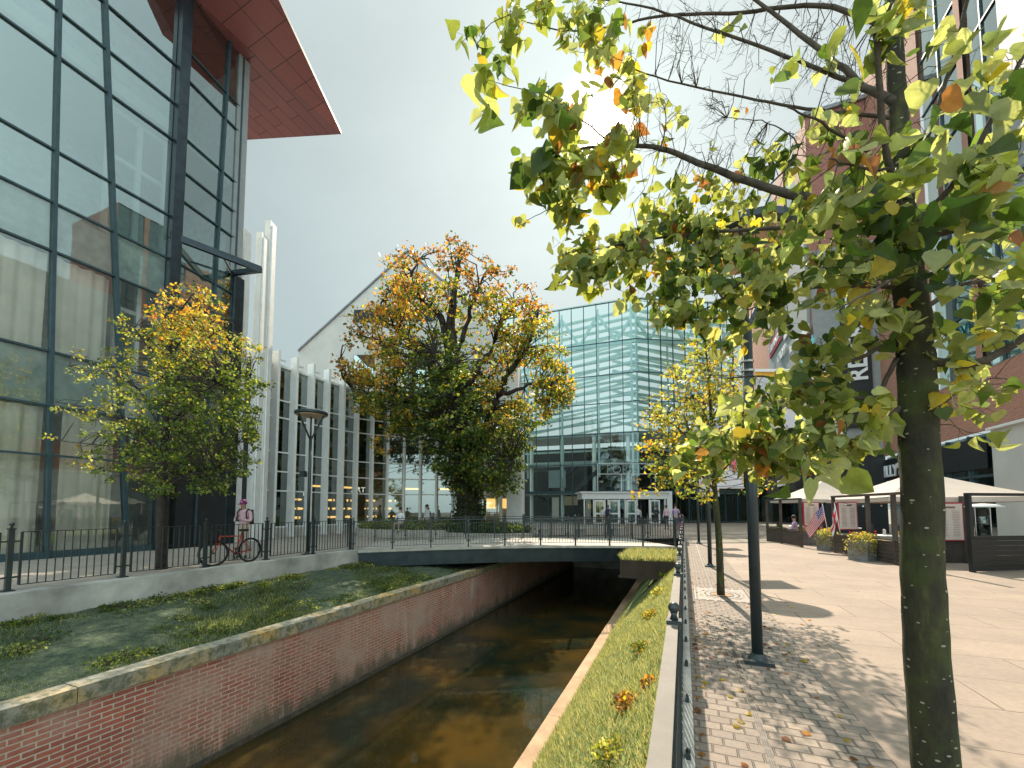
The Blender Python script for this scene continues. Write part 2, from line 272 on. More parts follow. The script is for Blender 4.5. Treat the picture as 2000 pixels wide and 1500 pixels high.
def dup(o, loc=None, rz=None, label=None, parent=None):
    c = o.copy(); C.collection.objects.link(c); c.parent = parent
    if loc is not None: c.location = loc
    if rz is not None: c.rotation_euler.z = rz
    if label: c['label'] = label
    for ch in [x for x in bpy.data.objects if x.parent == o]: dup(ch, parent=c)
    return c
def text(name, s, size, pos, xd, up, mat, parent=None, depth=.02, align='LEFT', bold=.0):
    cu = bpy.data.curves.new(name, 'FONT'); cu.body = s; cu.size = size; cu.extrude = depth/2; cu.align_x = align; cu.offset = bold
    t = bpy.data.objects.new(name, cu); C.collection.objects.link(t); bpy.context.view_layer.update()
    me = bpy.data.meshes.new_from_object(t.evaluated_get(bpy.context.evaluated_depsgraph_get())); bpy.data.objects.remove(t); bpy.data.curves.remove(cu)
    X = Vector(xd).normalized(); Y = Vector(up).normalized(); Z = X.cross(Y); P = Vector(pos)-(wloc(parent) if parent else Vector((0, 0, 0)))
    me.transform(Matrix(((X.x, Y.x, Z.x, P.x), (X.y, Y.y, Z.y, P.y), (X.z, Y.z, Z.z, P.z), (0, 0, 0, 1))))
    me.name = name; me.materials.clear(); me.materials.append(M[mat]); o = bpy.data.objects.new(name, me); C.collection.objects.link(o); o.parent = parent; return o
# leaves in bulk ------------------------------------------------------
T_SMALL = (np.array([(0, 0, 0), (.36, .5, .12), (0, 1, -.08), (-.36, .5, .12)]), [(0, 1, 2), (0, 2, 3)])
_o = [(0, 0, 0), (.22, -.10, .04), (.45, .02, .12), (.54, .28, .20), (.42, .52, .14), (.22, .78, 0), (0, 1.08, -.24), (-.22, .78, 0), (-.42, .52, .14), (-.54, .28, .20), (-.45, .02, .12), (-.22, -.10, .04)]
T_BIG = (np.array(_o+[(0, .40, -.03)]), [(12, i, (i+1) % 12) for i in range(12)])
_m = [(0, 0, 0), (.32, .0, .07), (.50, .30, .12), (.30, .72, .03), (0, 1.05, -.1), (-.30, .72, .03), (-.50, .30, .12), (-.32, .0, .07)]
T_MID = (np.array(_m), [(0, 1, 2, 3, 4), (0, 4, 5, 6, 7)])
T_BLADE = (np.array([(-.06, 0, 0), (.06, 0, 0), (.0, 1, .25)]), [(0, 1, 2)])
def norm(a): return a/np.maximum(1e-9, np.linalg.norm(a, axis=1, keepdims=True))
def leaves(name, P, size, axis, nrm, col, tmpl, mat, parent, kind=None):
    P = np.asarray(P, float); N = len(P); tv, tf = tmpl; k = len(tv)
    Y = norm(axis); X = norm(np.cross(nrm, Y)); Z = np.cross(X, Y)
    curl = rng.uniform(-1.2, 2.2, (N, 1)); sz = np.broadcast_to(np.asarray(size, float), (N,))
    V = P[:, None, :] + (X[:, None, :]*tv[None, :, 0:1] + Y[:, None, :]*tv[None, :, 1:2] + Z[:, None, :]*(tv[None, :, 2:3]*curl[:, None, :]))*sz[:, None, None]
    L = np.array(wloc(parent)) if parent is not None else np.zeros(3); V = (V-L).reshape(-1, 3)
    me = bpy.data.meshes.new(name); loops = []; starts = []; tot = []; b = 0
    base = np.concatenate([np.array(f) for f in tf]); lens = [len(f) for f in tf]
    allv = (np.arange(N)[:, None]*k + base[None, :]).reshape(-1); tot = np.tile(lens, N); starts = np.concatenate([[0], np.cumsum(tot)[:-1]])
    me.vertices.add(N*k); me.vertices.foreach_set('co', V.astype(np.float32).reshape(-1))
    me.loops.add(len(allv)); me.loops.foreach_set('vertex_index', allv.astype(np.int32))
    me.polygons.add(len(tot)); me.polygons.foreach_set('loop_start', starts.astype(np.int32)); me.polygons.foreach_set('loop_total', tot.astype(np.int32))
    at = me.color_attributes.new('hue', 'FLOAT_COLOR', 'POINT'); cc = np.ones((N, k, 4)); cc[:, :, :3] = np.asarray(col)[:, None, :]
    at.data.foreach_set('color', cc.reshape(-1).astype(np.float32)); me.materials.append(M[mat]); me.update(calc_edges=True); me.validate()
    o = bpy.data.objects.new(name, me); C.collection.objects.link(o); o.parent = parent
    if kind: o['kind'] = kind
    return o
def rdir(n, flat=0.0):
    a = rng.normal(size=(n, 3)); a[:, 2] *= (1-flat); return norm(a)
GRN = dict(dark=(.038, .068, .020), green=(.070, .115, .026), lime=(.17, .20, .05), yellow=(.36, .28, .035), orange=(.38, .185, .04), brown=(.20, .085, .035), pale=(.29, .32, .15), straw=(.42, .38, .18))
def hues(n, w):
    ks = list(w); p = np.array([w[k] for k in ks], float); p /= p.sum(); idx = rng.choice(len(ks), n, p=p)
    c = np.array([GRN[k] for k in ks])[idx]; return c*rng.uniform(.75, 1.3, (n, 1))
# ================================================================== THE SETTING
V3 = Vector
BN = V3((9.3, 5.36, 0)).normalized(); BP = V3((-BN.y, BN.x, 0))      # direction of the foot bridge and its depth direction
B0 = PZ(690, 1075); B0.z = 0
def bridge_y(x, off=0.0):                                            # y on the bridge's near edge (+off in depth) at a given x
    q = B0 + BP*off; return q.y + (x-q.x)*BN.y/BN.x
XL, XR = -11.42, 0.03                                                # left wall top and right kerb of the canal cutting
def setting():
    b = MB(); far = 4.3
    b.quad((-500, -60, 0), (XL, -60, 0), (XL, bridge_y(XL, far), 0), (-500, bridge_y(XL, far), 0))
    b.quad((XR, -60, 0), (500, -60, 0), (500, bridge_y(XR, far), 0), (XR, bridge_y(XR, far), 0))
    b.quad((-500, bridge_y(XL, far), 0), (XL, bridge_y(XL, far), 0), (XR, bridge_y(XR, far), 0), (500, bridge_y(XR, far), 0), (500, 900, 0), (-500, 900, 0))
    tag(b.build('ground', 'ground'), kind='structure')
    b = MB(); b.quad((-8.2, -14, -2.65), (-2.3, -14, -2.65), (-2.3, 60, -2.65), (-8.2, 60, -2.65)); tag(b.build('water', 'water'), kind='structure')
    b = MB(); b.quad((-20, -60, -3.6), (2, -60, -3.6), (2, 60, -3.6), (-20, 60, -3.6)); tag(b.build('canal_bed', 'soil'), kind='structure')
    # left retaining wall, bank, coping, brick wall
    def curved(fn, ys): return [fn(y) for y in ys]
    ys = [-14+i*1.0 for i in range(47)]
    b = MB(); b.box((XL+.09, 1, -.30), (.36, 30, .66)); b.box((XL+.09, 16.5, -.32), (.34, 1, .60)); o = b.build('retaining_wall', 'concrete'); tag(o, 'low grey concrete wall carrying the left railing above the dark bank', 'wall')
    rn = random.Random(3); b = MB(); nx = 26; nyy = 150; g = []
    for j in range(nyy+1):
        for i in range(nx+1):
            t = i/nx; y = -14+j*.24; x = XL+.1+t*(-7.62-XL-.1); z = -.46+t*(-.40)+.07*math.sin(y*1.3+t*4)*math.sin(t*3.1)+rn.uniform(-.025, .025)*(1 if 0 < i < nx else 0)
            g.append((x, y, z))
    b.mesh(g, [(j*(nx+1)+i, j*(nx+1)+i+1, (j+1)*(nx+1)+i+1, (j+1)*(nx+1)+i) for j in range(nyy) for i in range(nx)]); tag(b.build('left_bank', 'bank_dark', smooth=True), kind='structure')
    w = thing('canal_wall', (-7.45, 5, -2.65), 'long red brick canal wall under a mossy stone coping, left side of the water', 'wall')
    b = MB(); b.quad((-7.44, -14, -3.5), (-7.44, 40, -3.5), (-7.44, 40, -1.0), (-7.44, -14, -1.0)); b.quad((-7.8, -14, -1.0), (-7.44, -14, -1.0), (-7.44, 40, -1.0), (-7.8, 40, -1.0)); b.build('brickwork', 'brick_canal', w)
    b = MB(); y = -14.0; rn = random.Random(5)
    while y < 38:
        L = rn.uniform(1.5, 1.9); dz = rn.uniform(-.006, .006); b.box((-7.56+rn.uniform(-.006, .006), y+L/2, -.895+dz), (.34, L-.012, .21)); y += L
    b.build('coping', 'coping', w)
    b = MB(); b.box((-7.40, 13, -2.64), (.08, 54, .16), taper=.4); b.build('footing', 'bark', w)
    # right bank and its kerb
    w = thing('canal_kerb', (-2.3, 5, -2.65), 'sunlit orange-brown stone kerb along the foot of the right grass bank', 'kerb')
    b = MB(); y = -14.0
    while y < 38:
        L = rn.uniform(1.8, 2.6); b.box((-2.31+rn.uniform(-.012, .012), y+L/2, -2.62), (.32, L-.01, .56)); y += L
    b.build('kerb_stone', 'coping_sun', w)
    b = MB(); g = []; nx = 16; ny = 190
    for j in range(ny+1):
        for i in range(nx+1):
            t = i/nx; y = -8+j*.16; x = -2.17+t*(2.17-.06); g.append((x, y, rbz(x, y)))
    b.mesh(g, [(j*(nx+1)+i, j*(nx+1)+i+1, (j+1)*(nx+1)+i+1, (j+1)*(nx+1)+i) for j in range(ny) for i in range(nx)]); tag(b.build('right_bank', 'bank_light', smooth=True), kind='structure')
    b = MB(); b.box((-7.4, 30, -1.4), (1.0, 40, .02)); 
    # paved sheets
    b = MB(); b.quad((.03, -20, .004), (1.15, -20, .004), (1.15, 24, .004), (.03, 24, .004)); tag(b.build('cobble_strip', 'cobble'), kind='structure')
    b = MB(); b.quad((1.15, -20, .006), (60, -20, .006), (60, 24, .006), (1.15, 24, .006)); b.quad((-6.2, 24, .006), (60, 24, .006), (60, 60, .006), (-6.2, 60, .006)); tag(b.build('plaza_paving', 'slab'), kind='structure')
    b = MB(); b.quad((-40, -20, .005), (XL-.30, -20, .005), (XL-.30, 24, .005), (-40, 24, .005)); b.quad((-40, 24, .005), (-6.2, 24, .005), (-6.2, 40, .005), (-40, 40, .005)); tag(b.build('left_pavement', 'left_paving'), kind='structure')
    b = MB(); y = -3.0
    b.quad((.445, -4, .008), (.485, -4, .008), (.485, 22, .008), (.445, 22, .008))
    while y < 14:
        for k in range(3): b.quad((.449+k*.012, y, .0095), (.455+k*.012, y, .0095), (.455+k*.012, y+.09, .0095), (.449+k*.012, y+.09, .0095), m=1)
        y += .13
    simple('drain_metal', (.13, .11, .09), .6, .2); tag(b.build('drain_channel', ['drain_metal', 'black']), 'narrow slotted metal drain running along the sunlit cobbles', 'drain')
def rbz(x, y):
    t = (x+2.17)/2.11; return -2.34+2.26*(t**.85)+.05*math.sin(y*2.1+x*3)*math.sin(math.pi*max(0, min(1, t)))
setting()
# a wall of the cutting under the right kerb and end walls keep the ground sheet from showing its edge
b = MB(); b.quad((XR, -60, 0), (XR, 60, 0), (XR, 60, -3.6), (XR, -60, -3.6)); b.quad((XL, -60, 0), (XL, 60, 0), (XL, 60, -3.6), (XL, -60, -3.6))
b.quad((XL, 30, 0), (XR, 30, 0), (XR, 30, -3.6), (XL, 30, -3.6)); tag(b.build('canal_lining', 'concrete'), kind='structure')
# ------------------------------------------------------------------ fences
def post(b, p, h, w=.07, m=0):
    p = V3(p); b.box(p+V3((0, 0, h/2)), (w, w, h), m=m); b.box(p+V3((0, 0, .012)), (w*2.1, w*2.1, .024), m=m); b.box(p+V3((0, 0, h+.012)), (w*1.35, w*1.35, .024), m=m)
def finial(b, p, h, r=.038): b.lathe(V3(p)+V3((0, 0, h+.02)), [(.026, 0), (.016, .03), (.022, .045)], 12); b.ball(V3(p)+V3((0, 0, h+.06+r)), r, n=16, k=10)
def fence_line(t, pts, h=1.08, ph=1.13, nb=13, bw=.016, top=(.045, .016), pw=.075, brack=True, topmat='iron', btop=None):
    for p in pts:
        b = MB(); post(b, p, ph, pw); o = b.build('post', 'iron', t); b = MB(); finial(b, p, ph, .036); b.build('finial', 'iron', o, True)
    for a, c in zip(pts[:-1], pts[1:]):
        a, c = V3(a), V3(c); d = (c-a).normalized(); a2, c2 = a+d*.14, c-d*.14; b = MB(); Z = V3((0, 0, 1))
        b.bar(a2+Z*h, c2+Z*h, top[0], top[1]); b.bar(a2+Z*.10, c2+Z*.10, .03, .014)
        n = max(3, int((c2-a2).length/.115))
        for i in range(n+1):
            q = a2+(c2-a2)*(i/n); ww = .036 if i in (0, n) else bw
            b.box(q+Z*(h+.1)/2+Z*0, (ww, ww, h-.1))
        for z in (.25, h-.17):
            b.bar(a+d*.03+Z*z, a2+Z*z, .03, .03); b.bar(c-d*.03+Z*z, c2+Z*z, .03, .03)
        b.build('panel', 'iron', t)
pL = [V3((-11.50+.02*math.sin(i), 12.28-1.71*i, .03)) for i in range(-0, 9)]
t = thing('left_railing', (-11.5, 5, .03), 'black iron railing with ball-topped posts on the concrete wall beside the red bicycle', 'railing')
fence_line(t, pL[::-1])
# right hand fence: flat broad top rail, seen from above
t = thing('right_railing', (0, 5, 0), 'black fence with a broad flat sunlit top rail between grass bank and cobbles', 'railing')
RH = .86; FXR = -.072
b = MB(); b.box((-.022, 8, .015), (.10, 34, .15)); b.build('base_kerb', 'plinth', t)
py = [PZ(1309, 1187, RH+.09).y + k*1.95 for k in range(-3, 10)]
for y in py:
    p = V3((FXR+.004, y, 0)); b = MB(); b.box(p+V3((0, 0, RH/2)), (.06, .06, RH)); b.box(p+V3((0, 0, RH+.012)), (.085, .085, .022)); o = b.build('post', 'iron', t)
    b = MB(); finial(b, p, RH, .033); b.build('finial', 'iron', o, True)
for a, c in zip(py[:-1], py[1:]):
    b = MB(); b.box((FXR-.005, (a+c)/2, RH-.012), (.062, c-a-.075, .026)); o = b.build('top_rail', 'rail_top', t)
    b = MB(); n = 15
    for i in range(n+1):
        yy = a+.08+(c-a-.16)*i/n; b.box((FXR+.02, yy, (RH+.08)/2), (.016, .016, RH-.12))
    b.bar((FXR+.02, a+.04, .14), (FXR+.02, c-.04, .14), .03, .016); b.bar((FXR+.02, a+.04, RH-.06), (FXR+.02, c-.04, RH-.06), .03, .016); b.build('panel', 'iron', t)
for k in range(16): b = MB(); y = 1.2+k*.78; b.box((-.008, y, .10), (.028, .055, .05)); b.lathe((-.008, y, .12), [(.009, 0), (.009, .018), (.004, .026)], 8); b.build('bolt', 'iron', t)
# ------------------------------------------------------------------ foot bridge
def bridge():
    t = thing('foot_bridge', (B0.x, B0.y, 0), 'steel foot bridge with dark girder and barred railing crossing the canal', 'bridge')
    L = (-.35-B0.x)/BN.x; Z = V3((0, 0, 1)); W_ = 4.2
    def P(s, o, z): q = B0+BN*s+BP*o; return V3((q.x, q.y, z))
    camber = lambda s: .10*math.sin(math.pi*s/L)
    for o_, nm in ((.0, 'girder'), (W_, 'girder')):
        b = MB(); N = 16
        for i in range(N):
            s0, s1 = L*i/N, L*(i+1)/N; zt0, zt1 = -.05+camber(s0), -.05+camber(s1)
            for (o1, ztop, zb0, zb1) in ((o_-.05, None, -.62+.16*(1-math.sin(math.pi*s0/L))*0+camber(s0), -.62+camber(s1)),):
                a0, a1, c0, c1 = P(s0, o1, zb0), P(s1, o1, zb1), P(s0, o1, zt0-.08), P(s1, o1, zt1-.08); d = BP*.1
                b.mesh([a0, a1, c1, c0, a0+d, a1+d, c1+d, c0+d], [(0, 1, 2, 3), (5, 4, 7, 6), (1, 0, 4, 5), (3, 2, 6, 7)])
                e = BP*-.06; f = BP*.20; h = Z*.035
                for q0, q1 in ((a0, a1), (c0, c1)): b.mesh([q0+e, q1+e, q1+f, q0+f, q0+e+h, q1+e+h, q1+f+h, q0+f+h], [(0, 3, 2, 1), (4, 5, 6, 7), (0, 1, 5, 4), (2, 3, 7, 6)])
        b.build(nm, 'steel', t)
    b = MB(); N = 16
    for i in range(N):
        s0, s1 = L*i/N, L*(i+1)/N; a = [P(s0, -.08, camber(s0)), P(s1, -.08, camber(s1)), P(s1, W_+.08, camber(s1)), P(s0, W_+.08, camber(s0))]
        b.mesh(a+[q-Z*.09 for q in a], [(0, 1, 2, 3), (7, 6, 5, 4), (0, 4, 5, 1), (2, 6, 7, 3)])
    b.build('deck', 'pale_stone', t)
    for o_ in (-.03, W_+.02):
        n = 9; S = [L*i/n for i in range(n+1)]
        for i, s in enumerate(S):
            b = MB(); c = P(s, o_, camber(s)); b.box(c+Z*.5, (.05, .09, 1.20), (BN, BP, Z)); b.box(c+Z*.98+BN*.0, (.12, .03, .05), (BN, BP, Z)); b.box(c+Z*.25, (.12, .03, .05), (BN, BP, Z)); o = b.build('post', 'iron', t)
            b = MB(); finial(b, c, 1.08, .03); b.build('finial', 'iron', o, True)
        for s0, s1 in zip(S[:-1], S[1:]):
            b = MB(); g0, g1 = s0+.08, s1-.08
            for z in (.12, .92): b.bar(P(g0, o_, z+camber(g0)), P(g1, o_, z+camber(g1)), .035, .014)
            b.bar(P(s0, o_, 1.05+camber(s0)), P(s1, o_, 1.05+camber(s1)), .05, .035)
            m = int((g1-g0)/.105)
            for k in range(m+1):
                s = g0+(g1-g0)*k/m; b.box(P(s, o_, .52+camber(s)), (.014, .014, .80), (BN, BP, Z))
            b.build('panel', 'iron', t)
bridge()
b = MB(); q = B0+BN*3.0; b2 = bridge_y(-1.0)
# planted abutment box at the bridge's right end
t = thing('planter_box', (-1.05, 14.9, -1), 'grass-topped steel box beside the right end of the foot bridge', 'planter')
b = MB(); X0, X1, Y0, Y1 = -1.93, -.14, 13.9, 16.4
b.prism([(X0, Y0), (X1, Y0), (X1, Y1+.9), (X0, Y1)], -.62, -.10); b.prism([(X0-.04, Y0-.04), (X1+.03, Y0-.04), (X1+.03, Y0+.02), (X0-.04, Y0+.02)], -.66, -.60); b.build('box', 'soil', t)
def blades(name, N, fn, size, w, parent=None, kind=None):
    P = np.array([fn() for _ in range(N)]); ax = rng.normal(size=(N, 3))*.42; ax[:, 2] = 1
    return leaves(name, P, size*rng.uniform(.5, 1.3, N), norm(ax), rdir(N, .6), hues(N, w), T_BLADE, 'blade', parent, kind)
gw = dict(green=1.5, lime=2.5, pale=8, yellow=.3, straw=4)
rr = random.Random(9)
blades('grass_top', 9000, lambda: (rr.uniform(X0, X1), rr.uniform(Y0, Y1+.3), -.10), .20, gw, t, 'stuff')
def rb():
    while True:
        y = 1.2+ (rr.random()**1.7)*16; x = rr.uniform(-2.2, -.12)
        if not (y > Y0-.05 and x > X0): return (x, y, rbz(x, y)-.01)
tag(blades('grass', 90000, rb, .085, gw), kind='stuff')
def ledge():
    y = 1.5+(rr.random()**1.5)*15; x = rr.uniform(-2.22, -2.10); return (x, y, -2.36)
def lb():
    t_ = 0
    while True:
        y = rr.uniform(.5, 14.5); t_ = rr.random(); t_ = 1-(1-t_)*rr.random() if rr.random() < .5 else t_; x = XL+.15+t_*(-7.7-XL-.15)
        if math.sin(y*2.3+x*1.7)+math.sin(x*4.1-y*1.1)+rr.uniform(-.8, 1.6)+t_ > -.25: break
    return (x, y, -.48-.40*t_)
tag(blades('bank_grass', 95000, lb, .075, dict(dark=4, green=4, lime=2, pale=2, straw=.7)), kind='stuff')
def clump(name, c, r, n, size, w, label, group, cat='plant', squash=.7, mat='leaf', tm=T_SMALL):
    c = V3(c); t = thing(name, c, label, cat, group); P = rdir(n)*(rng.random((n, 1))**.4)*np.array([r, r*1.2, r*squash]); P[:, 2] = np.abs(P[:, 2])
    b = MB()
    for k in range(9): q = P[rng.integers(n)]; b.tube([c-V3((0, 0, .05)), c+V3(q)*.5+V3((0, 0, .05)), c+V3(q)], [.012*r/.3, .008*r/.3, .003], 5)
    b.build('stem', 'bark', t)
    leaves('foliage', P+np.array(c), size*rng.uniform(.6, 1.3, n), rdir(n)+np.array([0, 0, .3]), rdir(n)+np.array([0, 0, .8]), hues(n, w), tm, mat, t); return t
for i, (px, py_, r, n, w, lab) in enumerate([(1230, 1375, .20, 260, dict(brown=5, orange=1.5, lime=2, yellow=1), 'withered brown shrub on the grass bank, nearest but one to the camera'),
    (1200, 1480, .22, 420, dict(lime=5, pale=4, yellow=2), 'pale green shrub at the bottom edge of the photo against the fence'),
    (1255, 1268, .20, 300, dict(green=4, lime=3, yellow=2, brown=1), 'green shrub on the bank just below the nearest fence ball'),
    (1272, 1335, .13, 130, dict(orange=3, brown=3, yellow=2), 'small orange shrub between the green and the withered one'),
    (1275, 1205, .24, 380, dict(lime=4, yellow=3, brown=1), 'yellow-green shrub on the bank level with the nearest fence ball'),
    (1290, 1160, .26, 360, dict(lime=4, pale=3, yellow=2), 'bushy pale shrub on the bank halfway to the grass-topped box'),
    (1300, 1125, .26, 260, dict(green=3, lime=3, yellow=1), 'low shrub on the bank just before the grass-topped box')]):
    k = 1.0
    while k < 20:
        p = PD(px, py_, k); k += .02
        if p.x > -2.1 and p.z < rbz(p.x, p.y): break
    p = V3((p.x, p.y, rbz(p.x, p.y)-.02))
    clump('bank_shrub', p, r*.9, int(n*1.2), .05, w, lab, 'shrubs on the right bank')
# weeds on the dark left bank
for i in range(90):
    t_ = rr.choice([rr.uniform(.80, .97), rr.uniform(.05, .2), rr.random()]); y = rr.uniform(3.2, 12.5)
    p = V3((XL+.15+t_*(-7.75-XL-.15), y, -.47-.40*t_)); k = i % 3
    clump('weed_tuft', p, rr.uniform(.12, .34), 120, .05, [dict(green=4, lime=2), dict(pale=3, lime=3), dict(dark=3, green=3)][k],
          ['green weed tuft among the dark grass of the left bank', 'pale yellowish weed tuft on the dark left bank', 'dark leafy weed on the shaded left bank'][k], 'weeds on the left bank %d' % k if 0 else ['green weed tufts on the left bank', 'pale weed tufts on the left bank', 'dark weed tufts on the left bank'][k], 'weed', .5)
# ================================================================== LEFT GLASS BUILDING
ZV = V3((0, 0, 1))
def left_building():
    XF = -18.25; t = thing('glass_building', (XF, 6, 0), 'tall glass-fronted building with copper-red soffit at the left edge of the photo', 'building')
    ROOF = 22.6
    yc = PX(308, 1040, XF).y                       # the big column
    cdir = V3((-math.sin(R(9.2)), math.cos(R(9.2)), 0)); c0 = V3((XF, yc+.25, 0))
    LB = 3.3
    rowsA = [.12, 3.2, 4.75, 6.45, 9.65, 11.2, 12.9, 16.0, 17.5, 19.1, ROOF]
    rowsB = [.12, 3.2, 4.75, 6.45, 9.8, 11.2, 13.8, 15.0, 16.4, 18.9, 20.1, ROOF]
    def mline(pxb, pxt, zt=20):                    # a leaning mullion: photo x at the ground and at the top edge
        p, q = PX(pxb, 1060, XF), PX(pxt, 0, XF); k = (q.y-p.y)/(q.z-p.z)
        return lambda z: p.y+k*(z-p.z)
    mull = [lambda z: mline(90, 115)(z)-2*2.9, lambda z: mline(90, 115)(z)-2.6, mline(90, 115), mline(246, 204), lambda z: yc-.2]
    # mullions and transoms (one frame part per bay line)
    for i, f in enumerate(mull[:-1]):
        b = MB(); b.bar((XF+.02, f(0), 0), (XF+.02, f(ROOF), ROOF), .09 if i != 3 else .10, .22, up=(1, 0, 0)); b.build('mullion', 'mullion', t)
    for z in rowsA[:-1]:
        b = MB(); b.bar((XF+.03, mull[0](z), z), (XF+.03, yc-.15, z), .09, .060 if z > .2 else .22); b.build('transom', 'mullion', t)
    for i in range(4):
        for z0, z1 in zip(rowsA[:-1], rowsA[1:]):
            y = [mull[i](z0), mull[i+1](z0), mull[i+1](z1), mull[i](z1)]; b = MB(); b.quad((XF, y[0], z0), (XF, y[1], z0), (XF, y[2], z1), (XF, y[3], z1))
            b.build('pane', 'glass_left' if z0 > 9.7 else 'glass_low', t)
    b = MB(); b.box((XF+.12, yc, ROOF/2), (.34, .36, ROOF)); b.build('column', 'steel', t)
    # the turned bay beyond the column
    def Q(s, z, o=0): q = c0+cdir*s; return V3((q.x+o*cdir.y, q.y-o*cdir.x, z))
    SM = [lambda z: .05, lambda z: 1.35+.33*z/ROOF*1.2, lambda z: 2.45+.0*z]
    for f in SM[1:]:
        b = MB(); b.bar(Q(f(0), 0, .03), Q(f(ROOF), ROOF, .03), .07, .18, up=(1, 0, 0)); b.build('mullion', 'mullion', t)
    for z in rowsB[:-1]:
        b = MB(); b.bar(Q(0, z, .03), Q(2.45, z, .03), .09, .055); b.build('transom', 'mullion', t)
    for i in range(2):
        for z0, z1 in zip(rowsB[:-1], rowsB[1:]):
            b = MB(); b.quad(Q(SM[i](z0), z0), Q(SM[i+1](z0), z0), Q(SM[i+1](z1), z1), Q(SM[i](z1), z1)); b.build('pane', 'glass_left' if z0 > 9.7 else 'glass_low', t)
    b = MB(); b.bar(Q(2.52, 12.1, -.05), Q(2.52, ROOF, -.05), .5, .3, up=(1, 0, 0)); b.build('end_wall', 'grey_panel', t); b = MB(); b.box(Q(2.75, 6.05, -.6), (1.4, .55, 12.1)); b.build('end_wall', 'steel', t)
    e = Q(2.6, 0, 0)
    # body: rooms, floors, back wall
    b = MB(); XB = XF-4.2
    b.quad((XB, -12, 0), (XB, yc+3, 0), (XB, yc+3, ROOF), (XB, -12, ROOF)); b.quad((XB, yc+3, 0), (e.x-.3, e.y-.05, 0), (e.x-.3, e.y-.05, ROOF), (XB, yc+3, ROOF)); b.build('inner_wall', 'room_wall', t)
    for z in (5.6, 10.9, 16.9):
        b = MB(); b.prism([(XF-.25, -6), (XF-.25, yc), (e.x-.35, e.y-.2), (XB, e.y-.2), (XB, -6)], z-.45, z); b.build('floor_slab', 'offwhite', t)
    for (z0, z1) in ((4.80, 6.40), (9.70, 11.15)):
        b = MB(); b.box((XF-.14, yc/2-4, (z0+z1)/2), (.05, yc+8.3, z1-z0)); b.build('spandrel', 'spandrel', t)
    # curtains in soft folds
    def curtain(y0, y1, z0, z1, ph):
        b = MB(); n = max(8, int((y1-y0)/.05)); vs = []
        for i in range(n+1):
            y = y0+(y1-y0)*i/n; x = XF-.25+.055*math.sin(y*17+ph)+.03*math.sin(y*7.3+ph*2); vs += [(x, y, z0), (x+.02*math.sin(y*11), y, z1)]
        b.mesh(vs, [(2*i, 2*i+2, 2*i+3, 2*i+1) for i in range(n)]); b.build('curtain', 'curtain', t, True)
    curtain(-3, mline(90, 115)(8)-.1, 6.5, 9.6, 0); curtain(mline(90, 115)(8)+.05, mline(246, 204)(8)-.15, 6.5, 9.6, 2)
    curtain(-3, mline(90, 115)(2)-.1, .1, 4.7, 1); curtain(mline(90, 115)(2)+.3, mline(246, 204)(2)-.25, .1, 4.7, 3)
    # white inner window frames standing behind the glass
    for (ax, ay, bx, by) in ((215, 230, 318, 420), (232, 505, 305, 700)):
        p, q = PX(ax, ay, XF-.9), PX(bx, by, XF-.9); z1, z0 = (p.z+q.z)/2+1.2, q.z-.1 if by < 500 else 6.5
        y0, y1 = p.y, yc+.1
        if by < 500: z0, z1 = 11.4, 16.4
        else: z0, z1 = 6.5, 10.4
        b = MB()
        for y in (y0, (y0+y1)/2, y1): b.box((XF-.9, y, (z0+z1)/2), (.14, .16, z1-z0))
        for z in (z0+.1, z0+(z1-z0)*.62, z1-.1): b.box((XF-.902, (y0+y1)/2, z), (.12, y1-y0-.16, .15))
        b.build('inner_frame', 'white_metal', t)
    # entrance recess under the turned bay
    b = MB(); b.box(Q(1.2, 1.5, .06), (.5, 1.9, 3.0)); b.build('door', 'black', t)
    b = MB(); b.box(Q(.9, 1.5, .34), (.06, .07, 2.7)); b.box(Q(1.6, 1.5, .34), (.06, .07, 2.7)); b.build('door_frame', 'mullion', t)
    # steel bracket canopy
    k0, k1, k2 = PX(330, 445, XF+.1), PZ(510, 527, 12.1), Q(2.3, 12.1, .1); k0.z = k1.z = k2.z = 12.1
    b = MB(); b.bar(k0, k1, .14, .26); b.bar(k1, k2, .14, .22); b.bar(k0+(k1-k0)*.55-V3((0, 0, .02)), k2+V3((0, 0, -.02)), .05, .08); b.build('canopy_bracket', 'steel', t)
    # roof: triangular copper soffit with a tilted edge strip
    A, B_, T, E1 = PZ(455, 66, ROOF), PZ(452, 275, ROOF), PZ(667, 262, ROOF), PZ(537, 0, ROOF)
    d = (E1-T); S0 = E1+d*.12; back = (A-B_).normalized()
    A2 = V3((XF-.0, yc, ROOF)); A3 = V3((XF, yc-2.6, ROOF)); 
    b = MB(); b.quad(A, B_, T); b.quad((B_.x-6, B_.y-1, ROOF), (A.x-6, A.y-3, ROOF), A, B_)
    b.build('soffit', 'soffit', t)
    b = MB(); up = V3((0, 0, .55)); b.quad(A, T, E1+up*.6, S0+up, A3, A2); b.build('soffit_strip', 'soffit_edge', t)
    b = MB(); h = V3((0, 0, .16)); pts = [B_+V3((-6, -1, 0)), B_, T, E1+up*.6, S0+up]
    for p, q in zip(pts[:-1], pts[1:]): b.quad(p, q, q+h, p+h)
    b.quad(*[p+h for p in pts], A3+h, A3+h+V3((-8, 0, 0))); b.build('roof_edge', 'mullion', t)
    b = MB(); b.prism([(XF, -6), (A.x, A.y), (B_.x, B_.y), (B_.x-6, B_.y-1), (XF-6, -6)], ROOF+.02, ROOF+.35); b.build('roof_slab', 'soffit', t)
left_building()
